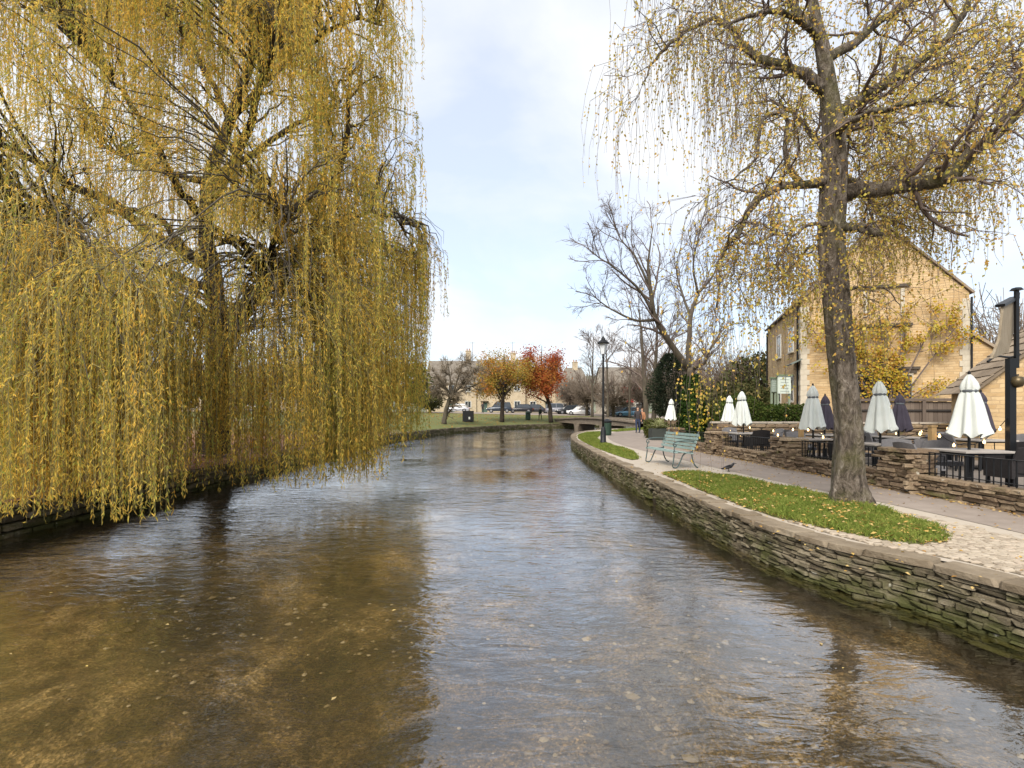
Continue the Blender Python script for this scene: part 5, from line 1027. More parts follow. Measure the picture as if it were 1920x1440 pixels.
def build_inn():
    c20 = unit(np.array([.955, -.297])); A = np.array([(1502 - 960) / F * 26.0, 26.0]); w = 7.0
    root, ro = gable_house('stone_inn', 'tall honey coloured stone inn with gable end facing the patio', A, c20, w, 9.5, 7.05, 10.6, OCHRE, TILE)
    # gable openings: blind upper windows with dark timber heads, wide ground opening
    window(root, (3.6, 0, 2.6), 2.3, 1.7, (0, -1), .08, 2, True, PALE)
    for z in (6.95, 5.0): MB().box((4.35, -.03, z), (.16, .08, 1.3)).build('jamb', PALE, root); MB().box((2.8, -.03, z), (.16, .08, 1.3)).build('jamb', PALE, root)
    for z, l in ((7.75, 2.1), (5.85, 2.3), (3.75, 2.9)): MB().box((3.6, -.05, z), (l, .12, .13)).build('string_course', LINTEL, root)
    # corner quoins
    me = MB().box((0, 0, 0), (.42, .42, .26)).mesh('quoin'); me2 = MB().box((0, 0, 0), (.30, .30, .26)).mesh('quoin')
    for i in range(26):
        obj('quoin', me if i % 2 else me2, PALE, root, (.17 if i % 2 else .12, .18 if i % 2 else .12, .2 + i * .265)); obj('quoin', me2 if i % 2 else me, PALE, root, (w - (.12 if i % 2 else .17), .12 if i % 2 else .18, .2 + i * .265))
    for y, z in ((2.2, 5.6), (5.5, 5.6), (2.2, 2.9), (5.5, 2.9)): window(root, (0, y, z), 1.15, 1.35, (-1, 0), .09, 1, False)
    MB().bar((-.5, .6, 4.05), (-.02, .6, 4.3), 1.9, .06).build('door_canopy', flat('canopy_lead', (.12, .14, .12), .6), root)
    MB().tube([(-.06, 9.3, 0), (-.06, 9.3, 7.0)], .05, 8).build('downpipe', IRON, root)
    MB().tube([(-.12, -.1, 7.2), (-.12, 9.5, 7.2)], .06, 8).build('gutter', IRON, root); MB().tube([(-.06, .5, 0), (-.06, .5, 7.1)], .045, 8).build('downpipe', IRON, root); MB().tube([(w + .06, -.08, 0), (w + .06, -.08, 7.0)], .045, 8).build('downpipe', IRON, root)
    ch = MB().box((w / 2, 8.2, 10.9), (1.3, .8, 1.8)).build('chimney', OCHRE, ro)
    # climbing shrub stems trained on the gable
    r = np.random.default_rng(5); root2 = thing('climbing_shrub', 'bare fan trained climber on the honey stone gable', 'plant', (A[0] + c20[0] * 3.4, A[1] + c20[1] * 3.4 - .25, 0), math.atan2(c20[1], c20[0])); P0, R0 = [], []
    for k in range(7):
        a = (k - 3) * .22; P, q = spline([(0, 0, 0), (a * 1.2, 0, 2), (a * 3.2, -.03, 4.2), (a * 5, 0, 6.0)], 12, [.055, .045, .03, .012]); P0.append(P); R0.append(q); MB().tubes(P[None], q[None], 5).build('stem', MAT['twig'], root2)
    sub = grow(P0, R0, [dict(k=9, ang=40, len=.3, rr=.6, n=5, up=.1, wob=.2, t0=.2, rmin=.01), dict(k=5, ang=40, len=.5, rr=.6, n=4, wob=.2, rmin=.006)], r); mb = MB()
    for P, q in sub: P[:, :, 1] *= .18; mb.tubes(P, q, 3)
    stuff(mb.build('shoots', MAT['twig'], root2)); P = sub[-1][0]; C, D = along(P, r.uniform(.1, 1, (len(P), 16))); C = C.reshape(-1, 3) + r.normal(0, .12, (len(P) * 16, 3)); C[:, 1] = -np.abs(C[:, 1]) - .02; n = len(C); ls = r.uniform(.07, .15, n)
    mb = MB(); mb.leaves(C, r.normal(0, 1, (n, 3)) + np.array([0, 0, -.8]), r.normal(0, .5, (n, 3)) + np.array([0, -1, 0]), ls, ls * .8); stuff(mb.build('foliage', leafmat('climber_leaf', [(.26, .25, .03), (.45, .36, .05), (.5, .30, .05), (.3, .13, .04)], None, .8, .8, .3), root2))
    # notice boards on the terrace at the inn's left corner
    for px0, px1, y0, y1, Y, lab, wd in ((1457, 1484, 705, 738, 22.5, 'pale green notice board in front of the inn corner', 2), (1446, 1457, 710, 735, 22.6, 'narrow dark framed notice board beside the pale one', 1)):
        a = W(px0, y1, Y); b = W(px1, y0, Y); root3 = thing('notice_board', lab, 'sign', ((a[0] + b[0]) / 2, Y, 0), R(10)); w_, h_ = b[0] - a[0], b[2] - a[2]
        MB().box((0, 0, (a[2] + b[2]) / 2), (w_, .05, h_)).build('board', flat('board_paint', (.50, .55, .48) if wd == 2 else (.22, .26, .22), .6), root3); f = MB()
        for sx in (-1, 1): MB().box((sx * (w_ / 2 - .04), .05, b[2] / 2), (.07, .06, b[2])).build('post', flat('sage_post', (.2, .24, .17), .7), root3)
        f.box((0, -.005, b[2] + .03), (w_ + .12, .12, .06)).build('board_cap', flat('sage_cap', (.13, .17, .10), .7), root3)
        for k in range(5): MB().box((0, -.028, a[2] + h_ * (k + .8) / 6), (w_ * (.7 - .1 * (k % 2)), .006, .03)).build('text_line', flat('faded_print', (.30, .34, .30), .7), root3)
    # lower wing to the right
    B = A + c20 * (w + .02) + np.array([.35, 1.5]); root4 = thing('inn_wing', 'lower stone wing with falling roof right of the inn gable', 'building', (B[0], B[1], -.2), math.atan2(c20[1], c20[0])); z1 = 6.1; z2 = 3.4; ww = 3.4
    MB().poly([(0, 0, 0), (ww, 0, 0), (ww, 0, z2), (0, 0, z1)]).poly([(ww, 0, 0), (ww, 6, 0), (ww, 6, z2), (ww, 0, z2)]).build('wall', OCHRE, root4)
    MB().raw([(0, -.15, z1), (ww + .2, -.15, z2 - .12), (ww + .2, 6, z2 - .12), (0, 6, z1), (0, -.15, z1 + .16), (ww + .2, -.15, z2 + .04), (ww + .2, 6, z2 + .04), (0, 6, z1 + .16)], [[0, 3, 2, 1], [4, 5, 6, 7], [0, 1, 5, 4], [1, 2, 6, 5], [2, 3, 7, 6], [3, 0, 4, 7]]).build('roof', TILE, root4)
    # outbuilding at the right edge: its left tiled slope faces us
    Y = 15.0; e = W(1836, 731, Y); d = unit(np.array([.93, -.37])); root5, ro5 = gable_house('stone_outbuilding', 'small ochre stone outbuilding with mossy stone tiled roof at the right edge', (e[0], Y), d, 5.2, 1.9, e[2], e[2] + 2.4, OCHRE, TILE)
    zz = e[2] + .2; m = 2.6; up = np.array([m, 0, 2.4]); k = .12
    tiles(root5, (-up[0] * k, -.16, zz - up[2] * k + .17), (-up[0] * k, 2.1, zz - up[2] * k + .17), up * (1 + k), 11, 'tile_course')
    window(root5, (2.2, 0, 1.55), .8, 1.0, (0, -1), .08, 1, True); window(root5, (4.0, 0, 1.55), .8, 1.0, (0, -1), .08, 1, True)
build_inn()

# ------------------------------------------------------------------ lamp, bench, bird
def build_lamp():
    b = G(1131, 832); root = thing('street_lamp', 'black cast iron street lamp with lantern on the riverside lawn', 'street lamp', b); k = EYE / 60.0; Y = b[1]
    def z(py): return W(0, py, Y)[2]
    MB().lathe([(0, 0), (.16, 0), (.16, .08), (.13, .12), (.125, .55), (.10, .62), (.095, .7), (.06, .78), (0, .78)], k=16).build('base', IRON, root, True)
    MB().lathe([(.055, .75), (.05, 1.6), (.065, 1.66), (.05, 1.72), (.042, z(672)), (.06, z(670)), (.03, z(664)), (0, z(664))], k=12).build('post', IRON, root, True)
    MB().bar((-.28, 0, z(690)), (.28, 0, z(690)), .025, .025).build('ladder_bar', IRON, root)
    zb, zt = z(664), z(644); w0, w1 = .12, .2; gl = flat('lamp_glass', (.62, .66, .70), .12, 0, .6)
    for i in range(4):
        a = i * math.pi / 2 + .3; a2 = a + math.pi / 2; q = lambda w, an, zz: (w * math.cos(an), w * math.sin(an), zz)
        n = 1.0; MB().raw([q(w0 * .96, a, zb), q(w0 * .96, a2, zb), q(w1 * .96, a2, zt), q(w1 * .96, a, zt), q(w0 * .90, a, zb), q(w0 * .90, a2, zb), q(w1 * .90, a2, zt), q(w1 * .90, a, zt)], [[0, 1, 2, 3], [7, 6, 5, 4], [0, 4, 5, 1], [2, 6, 7, 3], [1, 5, 6, 2], [0, 3, 7, 4]]).build('lantern_pane', gl, root)
        MB().bar(q(w0, a, zb), q(w1, a, zt), .018, .018).build('lantern_bar', IRON, root)
    MB().lathe([(0, zt - .01), (.27, zt - .01), (.28, zt + .02), (.20, zt + .10), (.10, zt + .17), (.09, zt + .23), (.06, zt + .26), (.02, zt + .33), (0, zt + .40)], k=16).build('lantern_hood', IRON, root)
build_lamp()
def build_bench():
    teal = surf('worn_teal_paint', [(.16, .23, .22), (.27, .36, .345), (.36, .44, .42)], 7, .7, .3, 40, 'Object', .3, bdist=.003); iron = flat('teal_iron', (.07, .10, .10), .6, .2)
    root = thing('park_bench', 'pale teal slatted bench with scrolled iron legs facing the river', 'bench', (4.33, 13.95, .002), R(99)); L_ = 1.85
    for i in range(6): MB().bar((-L_ / 2, .30 - i * .085, .44 - .012 * i + .03 * (i == 0) * -1), (L_ / 2, .30 - i * .085, .44 - .012 * i + .03 * (i == 0) * -1), .065, .028).build('seat_slat', teal, root)
    for i in range(5): MB().bar((-L_ / 2, -.17 - .035 * i, .50 + .085 * i), (L_ / 2, -.17 - .035 * i, .50 + .085 * i), .026, .066).build('back_slat', teal, root)
    for x in (-L_ / 2 + .1, L_ / 2 - .1):
        MB().tube([(x, -.36, .93), (x, -.26, .70), (x, -.18, .46), (x, -.17, .30), (x, -.22, .12), (x, -.30, .02), (x, -.34, .015)], .017, 8, n=22).build('leg', iron, root, True)
        MB().tube([(x, -.16, .42), (x, .05, .36), (x, .14, .20), (x, .22, .04), (x, .30, .015), (x, .36, .05), (x, .34, .18), (x, .32, .34), (x, .33, .44)], .017, 8, n=26).build('leg', iron, root, True)
        MB().tube([(x, -.24, .68), (x, -.05, .70), (x, .18, .69), (x, .30, .66), (x, .34, .60), (x, .30, .55), (x, .26, .58), (x, .28, .62)], .016, 8, n=22).build('armrest', iron, root, True)
        MB().tube([(x, .30, .55), (x, .32, .48), (x, .31, .42)], .014, 8).build('arm_strut', iron, root, True)
        MB().bar((x, -.19, .405), (x, .33, .40), .03, .03).build('seat_bearer', iron, root)
build_bench()
def skin_mesh(name, pts, edges, radii, levels=2, root=0):
    me = bpy.data.meshes.new(name); me.from_pydata([tuple(map(float, p)) for p in pts], edges, []); o = bpy.data.objects.new(name, me); col.objects.link(o)
    m = o.modifiers.new('s', 'SKIN'); me.skin_vertices or None
    for i, rd in enumerate(radii): v = me.skin_vertices[0].data[i]; v.radius = (rd, rd) if np.isscalar(rd) else rd; v.use_root = (i == root)
    m.use_smooth_shade = True; s = o.modifiers.new('u', 'SUBSURF'); s.levels = levels; s.render_levels = levels
    dg = bpy.context.evaluated_depsgraph_get(); dg.update(); ev = bpy.data.meshes.new_from_object(o.evaluated_get(dg)); bpy.data.objects.remove(o); bpy.data.meshes.remove(me); ev.name = name
    ev.polygons.foreach_set('use_smooth', [True] * len(ev.polygons)); return ev
def build_bird():
    b = G(1366, 884); black = flat('black_feather', (.012, .012, .015), .45); root = thing('jackdaw', 'small dark bird standing on the pale kerb paving', 'bird', (b[0], b[1], .0), R(-15)); s = .85
    pts = [(0, 0, .13), (.07, 0, .155), (.115, 0, .20), (.135, 0, .235), (.165, 0, .237), (-.07, 0, .11), (-.14, 0, .085), (-.20, 0, .07)]
    obj('body', skin_mesh('body', np.array(pts) * s, [(0, 1), (1, 2), (2, 3), (3, 4), (0, 5), (5, 6), (6, 7)], [(.058 * s, .058 * s), .052 * s, .034 * s, .033 * s, .018 * s, .045 * s, .026 * s, (.012 * s, .022 * s)]), black, root)
    MB().tube(np.array([(.17, 0, .238), (.195, 0, .234), (.215, 0, .226)]) * s, [.012 * s, .008 * s, .002 * s], 8).build('beak', flat('beak_horn', (.02, .02, .02), .4), root)
    for y in (-1, 1):
        MB().raw(np.array([(.06, y * .05, .17), (.02, y * .062, .19), (-.12, y * .04, .12), (-.19, y * .015, .085), (-.08, y * .058, .10), (.04, y * .06, .12)]) * s, [[0, 1, 2, 3, 4, 5]]).build('wing', black, root)
        lg = MB().tube(np.array([(.0, y * .025, .09), (.005, y * .027, .045), (0, y * .028, .006)]) * s, [.009, .006, .005], 6).build('leg', flat('bird_leg', (.02, .018, .016), .6), root)
        f = MB(); [f.tube(np.array([(0, y * .028, .006), (.035 * math.cos(a), y * .028 + .035 * math.sin(a), .004)]) * s, .004, 5) for a in (-.5, 0, .5, math.pi)]; f.build('foot', flat('bird_foot', (.02, .018, .016), .6), lg)
build_bird()

# ------------------------------------------------------------------ people
def person(label, loc, rz, H, top, legs, hair, skin=(.45, .27, .18), pose='stand', seed=0, bag=None, shoes=(.02, .02, .02)):
    root = thing('person', label, 'person', loc, rz); k = H / 1.75; r = random.Random(seed); st = .16 if pose == 'walk' else .03
    P = {'pel': (0, 0, .95), 'wai': (0, 0, 1.10), 'che': (0, .0, 1.32), 'nek': (0, .0, 1.47), 'hd0': (0, .01, 1.55), 'hd1': (0, .015, 1.64), 'hd2': (0, .005, 1.71)}
    E = [('pel', 'wai'), ('wai', 'che'), ('che', 'nek'), ('nek', 'hd0'), ('hd0', 'hd1'), ('hd1', 'hd2')]
    Rr = {'pel': (.165, .125), 'wai': (.15, .115), 'che': (.175, .125), 'nek': .058, 'hd0': .075, 'hd1': .095, 'hd2': .07}
    for s, n in ((-1, 'l'), (1, 'r')):
        f = s * st
        P.update({n + 'hip': (s * .095, 0, .88), n + 'kne': (s * .10, f * .9 + .02, .50), n + 'ank': (s * .10, f * 1.3 - .03, .09), n + 'toe': (s * .11, f * 1.3 + .14, .045), n + 'sho': (s * .17, 0, 1.40), n + 'elb': (s * .235, -f * .4 - .02, 1.13), n + 'wri': (s * .24, -f * .6 + .08, .90), n + 'pal': (s * .24, -f * .6 + .11, .82)})
        Rr.update({n + 'hip': .09, n + 'kne': .062, n + 'ank': .042, n + 'toe': .035, n + 'sho': .068, n + 'elb': .05, n + 'wri': .033, n + 'pal': .036})
        E += [('pel', n + 'hip'), (n + 'hip', n + 'kne'), (n + 'kne', n + 'ank'), (n + 'ank', n + 'toe'), ('che', n + 'sho'), (n + 'sho', n + 'elb'), (n + 'elb', n + 'wri'), (n + 'wri', n + 'pal')]
        for q in range(5):
            a = P[n + 'pal']; ln = (.06, .085, .09, .085, .065)[q]; b = (a[0] - s * .01, a[1] + (-.028 + .017 * q), a[2] - ln) if q else (a[0] - s * .03, a[1] + .04, a[2] + .0 - .03); nm = f'{n}f{q}'; P[nm] = b; Rr[nm] = .009; E.append((n + 'pal', nm))
    names = list(P); ix = {n: i for i, n in enumerate(names)}
    me = skin_mesh('body', np.array([P[n] for n in names]) * k, [(ix[a], ix[b]) for a, b in E], [tuple(np.array(Rr[n]) * k) if isinstance(Rr[n], tuple) else Rr[n] * k for n in names], 1, ix['pel'])
    tag_ = f'{seed}'; mats = [flat('jacket' + tag_, top, .85), flat('trousers' + tag_, legs, .9), flat('skin' + tag_, skin, .6), flat('shoe' + tag_, shoes, .6)]
    for m in mats: me.materials.append(m)
    for p in me.polygons:
        c = p.center / k; i = 0
        if c.z > 1.475: i = 2
        elif c.z < .10: i = 3
        elif c.z < .93 and abs(c.x) < .20 and not (c.z > .74 and abs(c.x) > .185): i = 1
        elif c.z < .885 and abs(c.x) >= .185: i = 2
        p.material_index = i
    obj('body', me, None, root)
    hb = MB(); u = np.linspace(0, 1, 9); hb.lathe([(.097 * k * math.sin(a), (.105 * math.cos(a)) * k) for a in np.linspace(.02, 2.0, 9)], (0, -.022 * k, 1.655 * k), 14); hb.build('hair', flat('hair' + tag_, hair, .7), root, True)
    face = MB(); face.lathe([(0, .02), (.013, .0), (.016, -.025), (0, -.03)], (0, .112 * k, 1.63 * k), 8); face.build('nose', mats[2], root)
    for s in (-1, 1): MB().lathe([(0, -.01), (.011, 0), (0, .01)], (s * .034 * k, .095 * k, 1.66 * k), 8).build('eye', flat('eye' + tag_, (.02, .02, .02), .3), root)
    return root
GX = (1197 - 960) / F * 34.8
person('person in dark jacket and navy jeans standing on the path beside a companion', (8.58, 34.9, 0), R(160), 1.78, (.035, .03, .032), (.025, .04, .085), (.05, .03, .02), seed=1)
person('person in tan top and dark trousers close behind the one in navy jeans', (8.98, 35.3, 0), R(140), 1.70, (.34, .16, .08), (.02, .022, .03), (.12, .06, .03), seed=2, pose='walk')

# planter and bits by the ivy tree
def build_planters():
    r = np.random.default_rng(2); b = (7.55, 26.4, -.02); root = thing('planter', 'dark box planter with spiky pale green cordyline at the path bend', 'plant', b)
    MB().box((0, 0, .30), (.85, .7, .60)).build('box', flat('planter_dark', (.03, .035, .03), .7), root); n = 150; a = r.uniform(0, 6.28, n); P = np.zeros((n, 6, 3)); ln = r.uniform(.5, 1.1, n); el = r.uniform(.5, 1.4, n)
    for j in range(6):
        t = j / 5; P[:, j] = np.stack([np.cos(a) * ln * t * np.cos(el), np.sin(a) * ln * t * np.cos(el), .6 + ln * (t * np.sin(el) - .45 * t * t)], 1)
    S = np.stack([-np.sin(a), np.cos(a), 0 * a], 1)[:, None, :] * (np.array([.012, .02, .022, .018, .011, .002])[None, :, None]); V = np.stack([P - S, P + S], 2).reshape(-1, 3); base = np.arange(n)[:, None] * 12; k = np.arange(5)[None] * 2; Fa = np.stack([base + k, base + k + 1, base + k + 3, base + k + 2], -1).reshape(-1, 4)
    stuff(MB().raw(V, Fa).build('leaves', leafmat('cordyline', [(.22, .26, .10), (.38, .40, .20), (.48, .45, .28)], None, .8), root))
    root = thing('gate_pier', 'square stone pier under the farthest white parasol', 'pier', (8.9, 28.6, -.05)); MB().box((0, 0, .55), (.62, .62, 1.1)).build('shaft', MAT['garden_stone'], root); MB().box((0, 0, 1.15), (.74, .74, .1)).build('cap', PALE, root)
    # shrub behind
    hedge = leafmat('shrub_leaf', [(.03, .045, .012), (.075, .085, .025), (.15, .13, .05)], None, .8, .7, .25)
    for x, y, w, h, lab in ((8.0, 28.4, 1.5, 1.1, 'low dark shrub behind the spiky planter'), (10.9, 30.5, 1.6, 2.2, 'dense green shrub right of the ivy clad tree'), (13.5, 33, 3.0, 2.6, 'green bush in the garden beyond the distant parasols')):
        n = 4200; C = r.normal(0, 1, (n, 3)); C = unit(C) * r.uniform(.55, 1, (n, 1)); C = C * np.array([w / 2, w / 2, h / 2]) * (1 + .2 * np.sin(C[:, :1] * 9)) + np.array([0, 0, h / 2]); ls = r.uniform(.08, .17, n); root = thing('shrub', lab, 'shrub', (x, y, -.1), 0, 'garden shrubs'); MB().tube([(0, 0, 0), (0, 0, h * .7)], [.05, .02], 6).build('stem', MAT['bark_grey'], root)
        mb = MB(); mb.leaves(C, r.normal(0, 1, (n, 3)), C - np.array([0, 0, h / 2]) + r.normal(0, .4, (n, 3)), ls, ls * .75); stuff(mb.build('foliage', hedge, root))
    # litter bin by the lamp
    root = thing('litter_bin', 'dark green litter bin behind the street lamp', 'bin', (5.85, 31.5, 0)); MB().lathe([(0, 0), (.24, 0), (.27, .1), (.27, .8), (.24, .85), (0, .85)], k=18).build('drum', flat('bin_green', (.02, .045, .03), .5), root); MB().lathe([(.28, .78), (.30, .82), (.30, .88), (.1, 1.0), (0, 1.02)], k=18).build('lid', IRON, root)
build_planters()

# ------------------------------------------------------------------ footbridge
def build_bridge():
    a = np.array([6.4, 65.5]); b = np.array([12.0, 45.2]); d = b - a; ln = np.linalg.norm(d); root = thing('footbridge', 'low stone footbridge with shallow arches over the far bend', 'bridge', (a[0], a[1], 0), math.atan2(d[1], d[0])); st = masonry('bridge_rubble', (.14, .11, .085), (.22, .18, .135), (.17, .14, .10), (.12, .10, .08))
    x = np.linspace(0, ln, 41); zt = .42 + .30 * np.sin(np.pi * x / ln); cell = ln / 3; u = (x % cell) / cell; zb = np.where((u > .06) & (u < .94), .02 + .10 * np.sqrt(np.clip(1 - ((u - .5) / .45) ** 2, 0, 1)), -1.0)
    for y0, y1, nm in ((-1.0, 1.0, 'deck'),):
        V = np.concatenate([np.c_[x, np.full(41, y0), zb], np.c_[x, np.full(41, y0), zt], np.c_[x, np.full(41, y1), zt], np.c_[x, np.full(41, y1), zb]]); i = np.arange(40); Fa = np.concatenate([np.stack([k * 41 + i, k * 41 + i + 1, ((k + 1) % 4) * 41 + i + 1, ((k + 1) % 4) * 41 + i], 1) for k in range(4)]); MB().raw(V, Fa).build('deck', st, root)
    for sy in (-1, 1):
        V = np.concatenate([np.c_[x, np.full(41, sy * 1.02 + dy), zt + dz] for dy, dz in ((-.14, .0), (-.14, .16), (.14, .16), (.14, .0))]); i = np.arange(40); Fa = np.concatenate([np.stack([k * 41 + i, k * 41 + i + 1, ((k + 1) % 4) * 41 + i + 1, ((k + 1) % 4) * 41 + i], 1) for k in range(4)]); MB().raw(V, Fa).build('parapet', PALE if False else st, root)
build_bridge()

# ------------------------------------------------------------------ far bank: houses, road, cars
SLATE = surf('stone_slate', [(.10, .085, .07), (.16, .14, .115), (.21, .185, .155)], 2.5, .9, .5, 14, 'World', 0, bdist=.03)
def far_house(label, px0, px1, Y, ze_py, zr_py, wall, roof=SLATE, dep=7, chim=(), nwin=3, storeys=2, doorx=.5, hip=0.0, aerial=()):
    x0, x1 = (px0 - 960) / F * Y, (px1 - 960) / F * Y; z0 = float(gz((x0 + x1) / 2, Y)) - .3; w = x1 - x0; ze = W(0, ze_py, Y)[2] - z0; zr = W(0, zr_py, Y + dep / 2)[2] - z0; root = thing('cottage', label, 'house', (x0, Y, z0), 0, 'stone houses beyond the road')
    m = dep / 2; MB().poly([(0, 0, 0), (w, 0, 0), (w, 0, ze), (0, 0, ze)]).poly([(w, 0, 0), (w, dep, 0), (w, dep, ze), (w, m, zr if not hip else ze), (w, 0, ze)]).poly([(0, dep, 0), (0, 0, 0), (0, 0, ze), (0, m, zr if not hip else ze), (0, dep, ze)]).poly([(w, dep, 0), (0, dep, 0), (0, dep, ze), (w, dep, ze)]).build('wall', wall, root)
    o = .3; sl = (zr - ze) / m; lo = ze - sl * o; V = [(-.15, -o, lo), (w + .15, -o, lo), (w + .15 - hip, m, zr), (-.15 + hip, m, zr), (w + .15, dep + o, lo), (-.15, dep + o, lo)]; V2 = [(a, b, c + .14) for a, b, c in V]
    ro = MB().raw(V2, [[0, 1, 2, 3], [3, 2, 4, 5]]).raw(V, [[3, 2, 1, 0], [5, 4, 2, 3]]).poly([V[0], V[1], V2[1], V2[0]]).poly([V[5], V2[5], V2[4], V[4]]).poly([V[1], V[2], V2[2], V2[1]]).poly([V[2], V[4], V2[4], V2[2]]).poly([V[3], V[0], V2[0], V2[3]]).poly([V[5], V[3], V2[3], V2[5]])
    if hip: ro.poly([V2[1], V2[4], V2[2]]).poly([V2[5], V2[0], V2[3]])
    ro = ro.build('roof', roof, root)
    for cpx, top in chim:
        cx = (cpx - 960) / F * (Y + m) - x0; zt = W(0, top, Y + m)[2] - z0; c = MB().box((cx, m, (zr + zt) / 2 - .3), (.95, .8, zt - zr + .6)).box((cx, m, zt + .06), (1.1, .95, .14)).build('chimney', wall, ro)
        for q in (-.22, .22): MB().lathe([(.11, zt + .1), (.09, zt + .5), (.12, zt + .55), (0, zt + .55)], (cx + q, m, 0), 8).build('chimney_pot', flat('pot', (.30, .13, .07), .8), ro)
    for apx, top in aerial:
        cx = (apx - 960) / F * (Y + m) - x0; zt = W(0, top, Y + m)[2] - z0; MB().bar((cx, m, zr - .2), (cx, m, zt), .05, .05).bar((cx - .5, m, zt - .2), (cx + .5, m, zt - .2), .03, .03).build('aerial', IRON, ro)
    h = ze / storeys
    for sflr in range(storeys):
        for i in range(nwin):
            cx = w * (i + .5) / nwin
            if sflr == 0 and abs(cx / w - doorx) < .5 / nwin: continue
            window(root, (cx, 0, h * (sflr + .58)), 1.1, 1.2, (0, -1), .1, 1, False)
    dx = w * doorx; dr = MB().box((dx, -.03, 1.1), (1.0, .1, 2.1)).build('door', flat('door_green', (.06, .10, .08), .5), root); MB().box((dx + .35, -.1, 1.1), (.06, .06, .06)).build('handle', IRON, dr); MB().box((dx, -.35, 2.35), (1.5, .7, .08)).build('porch_hood', LINTEL, root)
    return root
far_house('stone cottage with chimney behind the domed bare tree', 800, 893, 96, 716, 678, CREAM, chim=((878, 659),), aerial=((886, 641),))
far_house('stone house with chimney and aerial behind the orange maple', 893, 985, 96.3, 714, 676, CREAM, chim=((962, 663),), nwin=3, doorx=.17, aerial=((961, 641),))
far_house('stone house mostly hidden behind the red maple', 985, 1042, 97, 716, 690, CREAM, chim=((1036, 676),), nwin=2, doorx=.75)
far_house('hip roofed house left of the street lamp', 1046, 1112, 92, 730, 691, CREAM, chim=((1078, 680), ), hip=1.8, nwin=3)
far_house('cream fronted shop with red fascia beyond the footbridge', 1130, 1212, 84, 718, 690, masonry('pale_render', (.50, .45, .36), (.55, .50, .42), (.5, .46, .38), (.5, .46, .4)), nwin=3, doorx=.5)
far_house('long pale cottage glimpsed through the willow', 150, 420, 84, 722, 682, CREAM, nwin=7, doorx=.4, chim=((220, 668), (360, 668)))
far_house('second pale cottage glimpsed left through the willow', -220, 120, 76, 718, 668, CREAM, nwin=7, doorx=.6, chim=((40, 650),))
far_house('slate roofed cottage hidden behind the willow curtain', 450, 700, 92, 720, 684, CREAM, nwin=6, doorx=.5, chim=((560, 668),))
x0 = (1173 - 960) / F * 83.9; o = tag(MB().box((0, 0, 0), (3.0, .12, 1.15)).build('shop_fascia', flat('red_fascia', (.48, .05, .04), .6), None, False, (x0 + .8, 83.9, W(0, 732, 83.9)[2])), 'red fascia panel across the cream shop front', 'sign')
o = tag(MB().raw([(-.55, 0, 0), (.55, 0, 0), (.55, -.7, -.5), (-.55, -.7, -.5), (-.55, 0, -.06), (.55, 0, -.06), (.55, -.7, -.56), (-.55, -.7, -.56)], [[0, 1, 2, 3], [7, 6, 5, 4], [0, 4, 5, 1], [1, 5, 6, 2], [2, 6, 7, 3], [3, 7, 4, 0]]).build('awning', flat('red_canvas', (.55, .05, .05), .8), None, False, ((1180 - 960) / F * 83.8, 83.8, W(0, 748, 83.8)[2])), 'small red awning below the fascia of the cream shop', 'awning')

